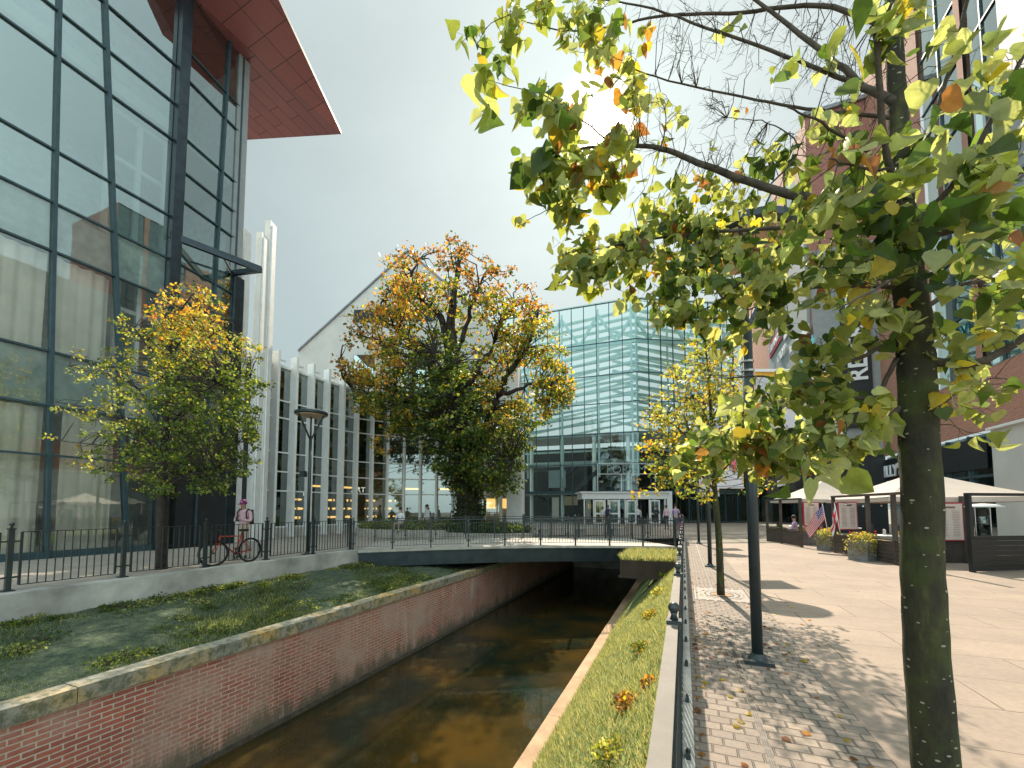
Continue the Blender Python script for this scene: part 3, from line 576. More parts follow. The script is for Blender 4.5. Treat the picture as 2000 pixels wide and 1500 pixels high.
# ================================================================== WHITE FINNED BUILDING
def finned():
    t = thing('finned_building', (-19, 21, 0), 'long curved glass building with rows of white vertical fins behind the chestnut tree', 'building')
    ctrl = [(-20.35, 14.6), (-20.3, 16.1), (-20.25, 17.8), (-20.15, 19.4), (-19.85, 21.2), (-19.0, 22.9), (-17.3, 24.3), (-15.3, 25.4), (-13.2, 26.5), (-11.0, 27.6), (-10.2, 28.0)]
    P = [V3((x, y, 0)) for x, y in ctrl]; pts = [P[0]]; acc = 0; STEP = 1.12
    for a, c in zip(P[:-1], P[1:]):
        L = (c-a).length; s = STEP-acc
        while s <= L: pts.append(a+(c-a)*(s/L)); s += STEP
        acc = (acc+L) % STEP
    rows = [.55, 2.5, 3.55, 4.6, 6.5, 7.45, 9.35]; nrm = []
    for i, p in enumerate(pts):
        d = (pts[min(i+1, len(pts)-1)]-pts[max(0, i-1)]).normalized(); n = V3((d.y, -d.x, 0)); nrm.append((d, n))
    for i, p in enumerate(pts):
        d, n = nrm[i]; b = MB(); ht = 10.0 if i % 1 == 0 else 9.8
        b.box(p+n*.24+ZV*(ht/2), (.14, .50, ht), (d, n, ZV)); b.box(p+n*.06+d*.10+ZV*(ht/2-.2), (.05, .12, ht-.4), (d, n, ZV)); b.box(p+n*.30+d*.25+ZV*(ht-.42), (.5, .07, .07), (d, n, ZV))
        b.build('fin', 'white_metal', t)
    rn = random.Random(4)
    for i, (a, c) in enumerate(zip(pts[:-1], pts[1:])):
        d = (c-a).normalized(); n = V3((d.y, -d.x, 0)); b = MB()
        for k, z in enumerate(rows): b.bar(a+ZV*z+n*.02, c+ZV*z+n*.02, .10, .07 if z < 9 else .14)
        b.bar(a+d*.09+ZV*.55+n*.0, a+d*.09+ZV*9.35+n*.0, .05, .04, up=tuple(n))
        fr = b.build('window_frame', 'white_metal', t)
        b = MB(); b.quad(a+ZV*.55, c+ZV*.55, c+ZV*7.45, a+ZV*7.45); b.build('pane', 'glass_fins', fr)
        b = MB(); b.quad(a+ZV*7.45, c+ZV*7.45, c+ZV*9.35, a+ZV*9.35); b.build('upper_pane', 'glass_left', fr)
    b = MB()
    for a, c in zip(pts[:-1], pts[1:]): b.bar(a+ZV*.26, c+ZV*.26, .30, .52)
    b.build('plinth', 'plinth', t)
    # inside: floors, dark back wall, lit shops
    off = [p-n*5.5 for p, (d, n) in zip(pts, nrm)]
    b = MB()
    for a, c in zip(off[:-1], off[1:]): b.quad(a, c, c+ZV*9.3, a+ZV*9.3)
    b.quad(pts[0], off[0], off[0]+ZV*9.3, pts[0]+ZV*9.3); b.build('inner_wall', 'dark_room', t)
    for z in (.12, 4.55, 9.42):
        b = MB()
        for (a, c, e, f) in zip(pts[:-1], pts[1:], off[1:], off[:-1]): 
            k = .9 if z != 9.42 else 1
            g = lambda q, r: V3(r)+(V3(q)-V3(r))*k
            b.quad(g(a, f)+ZV*z, g(c, e)+ZV*z, e+ZV*z, f+ZV*z); b.quad(g(a, f)+ZV*(z-.3), f+ZV*(z-.3), e+ZV*(z-.3), g(c, e)+ZV*(z-.3)); b.quad(g(a, f)+ZV*(z-.3), g(c, e)+ZV*(z-.3), g(c, e)+ZV*z, g(a, f)+ZV*z)
        b.build('floor_slab', 'grey_panel' if z < 9 else 'offwhite', t)
    def at(i, o, z): return pts[i]-nrm[i][1]*o+ZV*z
    for i in (3, 5, 6, 7, 8):                     # shelves with warm lit goods
        b = MB(); g = MB()
        for z in (.9, 1.45, 2.0):
            b.bar(at(i, 1.4, z)+nrm[i][0]*.1, at(i, 1.4, z)+nrm[i][0]*1.0, .3, .03)
            for k in range(9): q = at(i, 1.35, z+.09)+nrm[i][0]*(.14+.095*k+rn.uniform(-.02, .02)); g.box(q, (rn.uniform(.05, .08), .1, rn.uniform(.08, .16)), (nrm[i][0], nrm[i][1], ZV), m=rn.choice([0, 0, 1]))
        o = b.build('shelf', 'wood_dark', t); g.build('lit_goods', ['shop_glow', 'wood_dark'], o)
    for i in (4, 6, 9, 11):
        b = MB(); b.bar(at(i, 1.2, 2.95), at(i, 1.2, 2.95)+nrm[i][0]*1.1, .04, .12); b.build('light_strip', 'shop_glow', t)
    i = 7; text('shop_sign', 'ART', .5, at(i-1, .55, 2.62)+nrm[i][0]*.15, nrm[i][0], ZV, 'shop_sign', t)
    i = 2; text('shop_sign', 'PI', .34, at(i+1, .55, 2.3)+nrm[i][0]*.3, nrm[i][0], ZV, 'shop_sign', t)
    for i in (9, 10):                              # small white notices on the doors
        b = MB(); b.box(at(i, -.03, 1.55)+nrm[i][0]*.45, (.2, .012, .16), (nrm[i][0], nrm[i][1], ZV)); b.build('notice', 'sign_white', t)
    for i in (14, 15):
        if i < len(pts): b = MB(); b.box(at(i, .5, 1.9)+nrm[i][0]*.4, (.75, .02, .7), (nrm[i][0], nrm[i][1], ZV)); b.build('lit_poster', 'shop_glow', t)
    # white end pillar and roof slab
    p = PD(1007, 940, 27.2); b = MB(); b.box((p.x, p.y, 2.9), (1.05, .5, 5.8)); b.build('end_pillar', 'white_metal', t)
finned()
# ------------------------------------------------------------------ free standing white blades
for i, (x0, x1, ty, Z) in enumerate([(522, 537, 437, 21.6), (505, 521, 460, 21.0), (472, 487, 452, 20.2), (456, 471, 475, 19.7), (436, 449, 467, 19.3), (416, 429, 520, 19.0), (489, 500, 668, 22.4)]):
    p = PD((x0+x1)/2, ty, Z); w = (x1-x0)/F*Z; top = PD((x0+x1)/2, ty, Z).z; b = MB(); X = V3((.93, .37, 0)); Y = V3((-.37, .93, 0))
    b.box((p.x, p.y, top/2), (w*.72, .52, top), (X, Y, ZV)); b.box(V3((p.x, p.y, top/2-.1))+X*(w*.40), (w*.16, .30, top-.2), (X, Y, ZV)); b.box(V3((p.x, p.y, top/2-.3))-X*(w*.38)-Y*.1, (.05, .1, top-.6), (X, Y, ZV))
    tag(b.build('tall_blade', 'white_metal', loc=(p.x, p.y, 0)), ['tallest white steel blade, rightmost of the free-standing row', 'white blade standing close against the left side of the tallest one', 'second tallest white blade, in front of open sky left of the gap', 'white blade left of the second tallest one',
        'slender white blade touching the end of the glass building', 'leftmost white blade, half hidden behind the glass building', 'low white blade whose top is seen in the sky gap'][i], 'column', 'tall white blades beside the glass building')
b = MB(); p0, p1 = PD(402, 993, 22.5), PD(535, 993, 24.5); b.quad((p0.x, p0.y, 0), (p1.x, p1.y, 0), (p1.x, p1.y, 9.2), (p0.x, p0.y, 9.2)); b.quad((p0.x-1, p0.y+1, 0), (p0.x, p0.y, 0), (p0.x, p0.y, 9.2), (p0.x-1, p0.y+1, 9.2))
tag(b.build('rendered_wall', 'offwhite'), 'plain white rendered wall behind the person in the pink top', 'wall')
# ------------------------------------------------------------------ gabled building
def gabled():
    Zg = 33; ap = PD(797, 492, Zg); le = PD(583, 687, Zg); u = V3((ap.x-le.x, ap.y-le.y, 0)); half = u.length; u.normalize(); n = V3((u.y, -u.x, 0))
    t = thing('gabled_building', (ap.x, ap.y, 0), 'large white gabled building with a dark slit window rising behind the chestnut tree', 'building')
    base = V3((le.x, le.y, 0)); b = MB(); Ld = 14; re = base+u*2*half
    f = [base, re, re+ZV*le.z, V3((ap.x, ap.y, ap.z)), base+ZV*le.z]; bk = [p-n*Ld for p in f]
    b.mesh(f+bk, [(0, 1, 2, 3, 4), (9, 8, 7, 6, 5), (0, 4, 9, 5), (1, 6, 7, 2)]); b.build('wall', 'offwhite', t)
    b = MB(); k = n*.12; h = ZV*.10
    for p, q in ((f[4], f[3]), (f[3], f[2])):
        o1 = (p-q).normalized()*(.0); b.mesh([p+k+h*.1, q+k+h*.1, q+k+h*1.6, p+k+h*1.6, p-n*Ld+h*.1, q-n*Ld+h*.1, q-n*Ld+h*1.6, p-n*Ld+h*1.6], [(0, 1, 2, 3), (7, 6, 5, 4), (3, 2, 6, 7), (0, 4, 5, 1)])
    b.build('roof', 'zinc', t)
    def rect(x0, y0, x1, y1):
        def on(px, py_):
            d = ray(px, py_); s = (base-EYE).dot(n)/d.dot(n); return EYE+d*s
        p, q = on(x0, y1), on(x1, y0); s0, s1 = (p-base).dot(u), (q-base).dot(u); return s0, s1, p.z, on(x0, y0).z
    for (x0, y0, x1, y1, mt) in ((692, 606, 850, 630, 'black'), (690, 694, 832, 760, 'glass_brick')):
        s0, s1, z0, z1 = rect(x0, y0, x1, y1); b = MB(); c = base+u*(s0+s1)/2+ZV*(z0+z1)/2+n*.03; b.box(c, (s1-s0, .10, z1-z0), (u, n, ZV)); w = b.build('window', 'dark_room', t)
        if mt != 'black':
            b = MB(); b.box(c+n*.09, (s1-s0-.1, .02, z1-z0-.1), (u, n, ZV)); b.build('pane', 'glass_left', w)
            b = MB()
            for k_ in range(1, 5): b.box(base+u*(s0+(s1-s0)*k_/5)+ZV*(z0+z1)/2+n*.12, (.07, .05, z1-z0), (u, n, ZV))
            b.build('frame', 'mullion', w)
        else:
            b = MB(); b.box(c+n*.055, (s1-s0, .02, z1-z0-.08), (u, n, ZV)); b.build('louvre', 'steel', w)
    s_ = half*(16.6-le.z)/(ap.z-le.z)+.1; b = MB(); b.box(base+u*(s_+1.1)+ZV*16.6+n*.004, (2.2, .012, .03), (u, n, ZV)); b.build('seam', 'grey_panel', t)
gabled()
# ================================================================== GLASS HALL
def hall():
    K = PD(1240, 583, 45); Lp = PD(1070, 613, 48.2); Rp = PD(1330, 590, 45.6)
    K0, L0, R0 = V3((K.x, K.y, 0)), V3((Lp.x, Lp.y, 0)), V3((Rp.x, Rp.y, 0)); TOP = K.z
    t = thing('glass_hall', (K.x, K.y, 0), 'tall glass shopping hall with slatted steel roof and white entrance box in the distance', 'building')
    uL, uR = (L0-K0).normalized(), (R0-K0).normalized(); zrows = [0.15, 3.3, 6.3, 9.6, 12.9, 16.0, 19.6, TOP]
    def face(u, n0, W_):
        n = V3((u.y, -u.x, 0)); n = -n if n.y > 0 else n; step = 1.38
        for i in range(n0):
            a, c = K0+u*step*i, K0+u*step*(i+1)
            b = MB(); b.quad(a+ZV*.1, c+ZV*.1, c+ZV*TOP, a+ZV*TOP); p = b.build('pane', 'glass_hall', t)
            b = MB(); b.box(c+ZV*TOP/2+n*.03, (.07, .14, TOP), (u, n, ZV)); b.build('mullion', 'mullion', t)
        for z in zrows: b = MB(); b.bar(K0+ZV*z+n*.03, K0+u*step*n0+ZV*z+n*.03, .10, .08 if z != 3.3 else .3); b.build('transom', 'mullion', t)
        # slatted structure behind the glass
        for dpt, z0, sp, th, nm in ((1.6, 11.6, .86, .26, 'louvre'), (7.0, 12.2, 1.25, .30, 'louvre')):
            z = z0
            while z < TOP-.3:
                b = MB(); a = K0-n*dpt+ZV*z; c = K0+u*step*n0-n*dpt+ZV*(z-(2.6 if dpt > 2 else 1.5)); b.bar(a, c, .5, th*.62); b.build('slat', 'louvre', t); z += sp
        for k in range(0, n0, 3):
            b = MB(); a = K0+u*step*k-n*1.2; c = K0+u*step*(k+1.5)-n*1.2; e = K0+u*step*(k+3)-n*1.2
            b.bar(a+ZV*(TOP-.6), c+ZV*(TOP-4), .22, .28); b.bar(c+ZV*(TOP-4), e+ZV*(TOP-.6), .22, .28)
            for q in (a, ): b.bar(q+ZV*5, q+ZV*TOP, .18, .2, up=(1, 0, 0))
            b.build('truss', 'louvre', t)
        b = MB(); b.bar(K0-n*1.2+ZV*(TOP-4.1), K0+u*step*n0-n*1.2+ZV*(TOP-4.1), .3, .45); b.build('truss_chord', 'louvre', t)
        for z in (3.3, 6.5, 9.8):
            b = MB(); b.bar(K0-n*4.2+ZV*z, K0+u*step*n0-n*4.2+ZV*z, 5.5, .35); b.build('floor_slab', 'grey_panel', t)
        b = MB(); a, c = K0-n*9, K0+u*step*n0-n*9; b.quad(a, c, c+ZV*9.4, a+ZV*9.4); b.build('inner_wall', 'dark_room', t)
        for z in (7.6, 9.0): b = MB(); a, c = K0-n*9, K0+u*step*n0-n*9; b.bar(a+ZV*z, c+ZV*z, .3, .25); b.build('slat', 'louvre', t)
        b = MB(); b.bar(K0+ZV*(TOP+.06), K0+u*step*n0+ZV*(TOP+.06), .3, .12); b.build('roof_edge', 'louvre', t)
        return n
    face(uL, 12, 0); nR = face(uR, 9, 0)
    for s_, w_, z0_, z1_, m_ in ((4.3, .9, .4, 2.9, 'yellow'), (5.6, .8, .4, 2.9, 'paper'), (7.4, 1.5, 1.9, 2.9, 'coping_sun'), (9.2, .8, .4, 2.8, 'paper'), (2.6, .8, .4, 2.8, 'grey_panel'), (9.0, 2.0, 3.9, 5.9, 'grey_panel')):
        q = K0+uL*s_+V3((0, 1.2, 0)); b = MB(); b.box(q+ZV*(z0_+z1_)/2, (w_, .08, z1_-z0_), (uL, V3((-uL.y, uL.x, 0)), ZV)); b.build('shop_panel', m_, t)
    for s_ in (1.2, 4.9, 8.6, 12.3): q = K0+uL*s_+V3((0, 2.0, 0)); b = MB(); b.tube([q, q+ZV*9.6], .22, 12); b.build('inner_column', 'white_metal', t)
    b = MB()                                        # escalators and dark inner stair
    for k, s in enumerate((1.5, 4.5, 8)): q = K0+uL*s+V3((0, 2.2, 0)); b.bar(q+ZV*.3, q+uL*4.5+ZV*3.4+V3((0, 1, 0)), .9, .5); b.bar(q+ZV*3.4+uL*3, q-uL*1+ZV*6.5, .9, .5)
    b.build('escalator', 'black', t)
    # entrance box
    c = PD(1213, 1000, 42.2); ex = V3((.93, .37, 0)); ey = V3((-.37, .93, 0)); c = V3((c.x, c.y, 0)); hw = 3.9
    b = MB(); b.box(c+ZV*2.78, (2*hw+.5, 3.0, .62), (ex, ey, ZV)); b.box(c+ZV*3.12, (2*hw+.9, 3.3, .12), (ex, ey, ZV)); b.build('entrance_roof', 'white_metal', t)
    b = MB()
    for s in (-hw, -hw+.9, -hw+2.0, -1.6, -.5, .05, 1.2, 2.4, hw-1.0, hw): b.box(c+ex*s-ey*1.4+ZV*1.24, (.10, .14, 2.47), (ex, ey, ZV))
    b.box(c+ex*(hw+.45)-ey*1.3+ZV*1.6, (.5, .4, 3.2), (ex, ey, ZV)); b.build('entrance_frame', 'white_metal', t)
    for s in (-hw+1.45, -1.05, .62, 2.9):
        o = MB(); 
        for q, w_, z, h_ in ((s-.42, .12, 1.2, 2.3), (s+.42, .12, 1.2, 2.3)): o.box(c+ex*q-ey*1.5+ZV*z, (w_, .05, h_), (ex, ey, ZV))
        for z in (.12, 1.05, 2.3): o.box(c+ex*s-ey*1.5+ZV*z, (.72, .05, .14), (ex, ey, ZV))
        d = o.build('door', 'white_metal', t); o = MB(); o.box(c+ex*s-ey*1.47+ZV*1.2, (.7, .01, 2.2), (ex, ey, ZV)); o.build('pane', 'glass_hall', d)
    # outlined roof sign above the entrance
    sg = thing('roof_sign', tuple(c+ZV*3.2), 'thin outlined steel letters in a frame above the white entrance box', 'sign'); b = MB(); s0, s1 = -2.6, 3.0
    fz = lambda s, z: c+ex*s-ey*1.5+ZV*z
    for a, d in (((s0, 3.2), (s0, 5.9)), ((s1, 3.2), (s1, 5.9)), ((s0, 5.9), (s1, 5.9)), ((s0, 4.9), (s1, 4.9)), ((-.3, 3.2), (-.3, 4.9)), ((.7, 3.2), (.7, 4.9))): b.bar(fz(*a), fz(*d), .05, .05)
    b.build('frame', 'white_metal', sg); text('lettering', 'FORUM', 1.15, fz(.2, 4.98), ex, ZV, 'louvre', sg, .06, 'CENTER', -.035); text('lettering', 'GDAŃSK', .42, fz(.2, 4.2), ex, ZV, 'louvre', sg, .05, 'CENTER')
    # low glazed front to the right of the entrance, under the mall
    t2 = thing('shop_front', (2, 50, 0), 'low dark glazed shop front closing the far end of the plaza', 'building'); 
    p0, p1 = PD(1305, 1020, 47), PD(1500, 1020, 47); p0.z = p1.z = 0; u = (p1-p0).normalized(); n = V3((u.y, -u.x, 0)); L = (p1-p0).length
    b = MB(); b.box((p0+p1)/2+ZV*4.6-n*1, (L, 2.2, 2.2), (u, n, ZV)); b.build('fascia', 'black', t2)
    for k in range(8): b = MB(); q = p0+u*L*(k+.5)/8; b.box(q+ZV*1.75, (L/8-.1, .03, 3.5), (u, n, ZV)); b.build('pane', 'glass_dark', t2); b = MB(); b.box(p0+u*L*k/8+ZV*1.75, (.09, .15, 3.5), (u, n, ZV)); b.build('mullion', 'black', t2)
    b = MB(); b.quad(p0-n*3.4, p1-n*3.4, p1-n*3.4+ZV*4, p0-n*3.4+ZV*4); b.build('inner_wall', 'room_wall', t2)
hall()
# ================================================================== RIGHT BRICK MALL
XN, XF2, YC, YW = 11.5, 8.2, 32.4, 22.7
def mall():
    t = thing('brick_mall', (XN, 30, 0), 'big brick shopping mall with dark ground floor and stepped glass bays, right side', 'building')
    def wall(nm, mat, x, y0, y1, z0, z1, par=None):
        b = MB(); b.quad((x, y1, z0), (x, y0, z0), (x, y0, z1), (x, y1, z1)); return b.build(nm, mat, par or t)
    zb = 4.72
    # near wing on x = XN
    segs = [(20.8, 22.9, 'g'), (22.9, 23.3, 'w'), (23.3, 26.3, 'g'), (26.3, YC, 'w')]
    for y0, y1, k in segs:
        if k == 'w': wall('wall', 'brick_mall', XN, y0, y1, zb, 30)
        else:
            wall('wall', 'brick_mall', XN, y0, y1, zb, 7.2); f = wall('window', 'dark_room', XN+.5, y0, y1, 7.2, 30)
            b = MB(); b.quad((XN+.12, y1, 7.2), (XN+.12, y0, 7.2), (XN+.12, y0, 30), (XN+.12, y1, 30)); b.build('pane', 'glass_left', f); b = MB()
            for z in (7.2, 10, 12.8, 15.6, 18.4, 21.2, 24, 26.8): b.box((XN+.1, (y0+y1)/2, z), (.09, y1-y0, .09))
            b.box((XN+.1, (y0+y1)/2, 18.5), (.08, .08, 22.9)); b.build('frame', 'mullion', f)
    wall('low_wing', 'grey_panel', XN, 3, 20.8, zb, 21); b = MB(); b.quad((XN, 20.8, 21), (XN+8, 20.8, 21), (XN+8, 20.8, 30), (XN, 20.8, 30)); b.build('side_wall', 'brick_mall_front', t)
    wall('rendered_base', 'offwhite', XN-.02, 3, YW, 0, zb)
    wall('band', 'brick_mall', XN-.06, 3, YC, zb, 7.1); b = MB(); b.box((XN-.10, (3+YW)/2, zb), (.16, YW-3, .1)); b.build('ledge', 'white_metal', t)
    # shop front under the near wing
    b = MB(); b.box((XN+1.8, (YW+YC)/2, 2.3), (.1, YC-YW, 4.7)); b.build('inner_wall', 'dark_room', t)
    n = 6
    for k in range(n):
        y0 = YW+(YC-YW)*k/n; y1 = YW+(YC-YW)*(k+1)/n; wall('shop_window', 'glass_brick', XN+.15, y0, y1, 0, 4.65)
        b = MB(); b.box((XN+.1, y0, 2.33), (.14, .12, 4.66)); b.box((XN+.1, (y0+y1)/2, 2.9), (.12, y1-y0, .10)); b.build('window_frame', 'mullion', t)
    for (y0, y1) in ((YW+.4, YC),):
        b = MB(); b.box((XN+.02, (y0+y1)/2, 3.85), (.12, y1-y0-.2, 1.3)); b.build('sign_board', 'black', t)
    o = text('lettering', "BILLY'S", .95, (XN-.08, PX(1722, 917, XN).y, 3.45), (0, -1, 0), ZV, 'sign_white', t, .06, bold=.02)
    # face looking down the street, x XF2..XN at y = YC, and the far wing on x = XF2
    b = MB(); b.quad((XF2, YC, zb), (XN, YC, zb), (XN, YC, 28), (XF2, YC, 28)); b.build('wall', 'brick_mall_front', t)
    b = MB(); b.box(((XF2+XN)/2, YC-.05, 11.7), (XN-XF2+.1, .16, 13.6)); b.build('stone_panel', 'grey_panel', t)
    b = MB(); b.box(((XF2+XN)/2, YC-.06, 2.42), (XN-XF2, .14, 4.84)); b.build('shop_wall', 'black', t)
    b = MB(); b.box(((XF2+XN)/2, YC-.02, 28.1), (XN-XF2+.3, .4, .25)); b.build('parapet', 'zinc', t)
    ban = thing('vertical_sign', (9.9, YC-.3, 12), 'tall black vertical sign with white letters reading upwards on the mall front', 'sign')
    bx0, bx1 = PY(1645, 700, YC-.3).x, PY(1702, 700, YC-.3).x; bz0, bz1 = PY(1670, 835, YC-.3).z, PY(1670, 465, YC-.3).z
    b = MB(); b.box(((bx0+bx1)/2, YC-.26, (bz0+bz1)/2), (bx1-bx0, .16, bz1-bz0)); b.build('board', 'black', ban)
    text('lettering', 'RESERVED', (bx1-bx0)*.92, ((bx0+bx1)/2+(bx1-bx0)*.32, YC-.36, bz0+2.9), ZV, (-1, 0, 0), 'sign_white', ban, .06, bold=.03)
    YE = 60
    for y0, y1, k in ((YC, 35.5, 'w'), (35.5, 39, 'g'), (39, 43.5, 'w'), (43.5, 46.5, 'g'), (46.5, YE, 'w')):
        z0, z1 = 28+(y0-YC)*.27, 28+(y1-YC)*.27; zm = 4.9
        b = MB(); m = 'brick_mall' if k == 'w' else 'dark_room'; x = XF2 if k == 'w' else XF2+.4
        b.quad((x, y1, zm), (x, y0, zm), (x, y0, z0), (x, y1, z1)); o = b.build('wall' if k == 'w' else 'window', m, t)
        if k == 'g':
            b = MB(); b.quad((XF2+.1, y1, zm), (XF2+.1, y0, zm), (XF2+.1, y0, z0), (XF2+.1, y1, z1)); b.build('pane', 'glass_left', o)
            b = MB()
            for q in range(8): b.box((XF2+.08, (y0+y1)/2, 6+q*3.2), (.08, y1-y0, .09))
            b.build('frame', 'mullion', o)
    b = MB(); b.quad((XF2, YE, 0), (XN+6, YE, 0), (XN+6, YE, 35.4), (XF2, YE, 35.4)); b.quad((XF2, YC, 28), (XN+4, YC, 28), (XN+4, YE, 35.4), (XF2, YE, 35.4)); b.quad((XN, 20.8, 30), (XN+8, 20.8, 30), (XN+8, YC, 30), (XN, YC, 30)); b.quad((XN, 3, 21), (XN+8, 3, 21), (XN+8, 20.8, 21), (XN, 20.8, 21)); b.quad((XN, YC, 28), (XN+8, YC, 28), (XN+8, YC, 30), (XN, YC, 30)); b.quad((XN, 3, 0), (XN+8, 3, 0), (XN+8, 3, 21), (XN, 3, 21)); b.build('roof', 'zinc', t)
    b = MB(); b.box((XF2+.3, (YC+YE)/2, 4.0), (.5, YE-YC, 1.9)); b.build('fascia', 'black', t)
    for k in range(9): wall('shop_window', 'glass_brick', XF2+.4, YC+k*3, YC+k*3+2.9, 0, 3.05)
    b = MB(); b.box((XF2+2.5, (YC+YE)/2, 1.6), (.1, YE-YC, 3.2)); b.build('inner_wall', 'dark_room', t)
    text('lettering', 'RESERVED', .78, (XF2-.02, PX(1519, 946, XF2).y, PX(1519, 951, XF2).z), (0, -1, 0), ZV, 'sign_white', t, .06, bold=.015)
    # board of shop names on the far wing
    ya, yb_ = PX(1506, 700, XF2).y, PX(1608, 700, XF2).y; brd = thing('tenant_board', (XF2-.15, 36, 14), 'grey board of shop name signs slanting away on the mall wall', 'sign')
    b = MB(); b.box((XF2-.12, (ya+33)/2, 14.7), (.2, ya-33, 10.5)); b.build('board', 'grey_panel', brd)
    def sign(s, px, py_, size, mat, plate=None):
        p = PX(px, py_, XF2-.35)
        if plate: b = MB(); b.box((XF2-.3, p.y-size*len(s)*.30, p.z+size*.35), (.08, size*len(s)*.66, size*1.4)); b.build('plate', plate, brd)
        text('shop_name', s, size, (XF2-.36, p.y, p.z), (0, -1, 0), ZV, mat, brd, .08, bold=.02)
    sign('CROPP', 1520, 709, .95, 'sign_white'); sign('homeyou', 1543, 692, .85, 'sign_white'); sign('Smyk', 1566, 712, 1.5, 'sign_cyan'); sign('TERRANOVA', 1503, 694, .9, 'sign_white', 'sign_red')
    for (px, py_, s, m) in ((1505, 652, 2.0, 'sign_white'), (1536, 652, 1.2, 'sign_white'), (1572, 650, 1.3, 'sign_white'), (1565, 675, .9, 'sign_white'), (1530, 655, .8, 'black')):
        p = PX(px, py_, XF2-.3); b = MB(); b.box((XF2-.3, p.y, p.z), (.1, s*1.3, s*.42)); b.build('plate', m, brd)
    # second block of street trees hides it; white fabric mural above the far shops
    return t
mall()
# ================================================================== STREET LAMPS
def lamp(px, by, ht, base, label, banner=None, spot=False):
    p = PZ(px, by); t = thing('street_lamp', (p.x, p.y, 0), label, 'street lamp', 'street lamps')
    b = MB(); b.tube([p+ZV*.02, p+ZV*(ht-.85)], .052, 16); b.tube([p+ZV*(ht-.86), p+ZV*(ht-.1)], .03, 10); b.build('pole', 'iron', t, True)
    b = MB(); b.box(p+ZV*.02, (.26, .26, .035)); b.lathe(p+ZV*.03, [(.10, 0), (.075, .03), (.056, .06)], 16); b.build('base_plate', 'iron', t)
    for k in range(3):
        a = R(20+120*k); q = V3((math.cos(a), math.sin(a), 0)); b = MB(); b.bar(p+ZV*(ht-.85)+q*.03, p+ZV*(ht-.02)+q*.46, .035, .05); b.build('arm', 'iron', t)
    b = MB(); b.lathe(p+ZV*(ht-.03), [(.50, 0), (.53, .03), (.53, .10), (.30, .16), (.02, .19)], 32); o = b.build('shade', 'iron', t, False); b = MB(); b.lathe(p+ZV*(ht-.055), [(.02, .0), (.47, .0), (.47, .02), (.02, .02)], 28); b.build('diffuser', 'lamp_disc', o)
    if spot: b = MB(); c = p+V3((-.02, -.24, 2.75)); c = p+V3((-.20, -.08, 2.72)); b.box(c, (.22, .16, .20), taper=.8); b.bar(c, p+ZV*2.75, .03, .03); b.build('spotlight', 'iron', t)
    if banner:
        for z in (2.98, 3.08): b = MB(); b.lathe(p+ZV*z, [(.058, 0), (.062, .005), (.062, .02), (.058, .025)], 16); b.build('clamp', 'chrome', t)
        z1 = 3.0; w_ = .88; x0 = p.x+.08; Y = p.y; s = thing('lamp_banner', (x0, Y, 2.5), banner, 'banner', 'banners on the lamps'); X = _r
        q = lambda a, z: V3((p.x, p.y, z))+X*(.08+a)
        b = MB(); b.bar(q(-.07, z1), q(w_+.02, z1), .025, .03); b.build('rod', 'white_metal', s); b = MB(); b.bar(q(-.07, 2.10), q(w_+.02, 2.10), .02, .02); b.build('rod', 'white_metal', s)
        b = MB(); n = 12
        for i in range(n):
            a0, a1 = w_*i/n, w_*(i+1)/n; w0, w1 = .012*math.sin(i*.9), .012*math.sin((i+1)*.9); off = _f*1
            for za, zb_, m in ((2.12, 2.93, 0), (2.93, 2.985, 1)):
                b.quad(q(a0, za)+off*w0, q(a1, za)+off*w1, q(a1, zb_)+off*w1, q(a0, zb_)+off*w0, m=m)
        b.build('cloth', ['silver_banner', 'yellow'], s)
        b = MB(); e = _f*-.02
        for (a, z, w, h) in ((.06, 2.62, .05, .12), (.12, 2.69, .12, .05), (.28, 2.62, .05, .17), (.34, 2.72, .12, .06), (.36, 2.60, .10, .05), (.55, 2.62, .14, .24), (.62, 2.52, .08, .12), (.74, 2.6, .05, .18)):
            b.mesh([q(a, z)+e, q(a+w, z)+e, q(a+w, z+h)+e, q(a, z+h)+e], [(0, 1, 2, 3)])
        b.build('printed_shapes', 'pink', s); b = MB(); b.mesh([q(.83, 2.2)+e, q(.86, 2.2)+e, q(.86, 2.9)+e, q(.83, 2.9)+e], [(0, 1, 2, 3)]); b.build('printed_stripe', 'yellow', s)
lamp(600, 1083, 4.78, 0, 'tall street lamp with round disc head behind the left railing', spot=True)
lamp(1480, 1293, 4.35, 0, 'nearest street lamp pole on the cobbles, left of the big near trunk', banner='white and pink banner with a yellow top on the nearest lamp pole')
lamp(1387, 1107, 4.5, 0, 'street lamp pole just left of the thin tree trunk in the grate', banner='white and pink banner on the lamp pole beside the tree in the grate')
lamp(1365, 1062, 4.5, 0, 'farthest street lamp pole beside the end of the right railing', banner='white and pink banner on the farthest lamp pole')
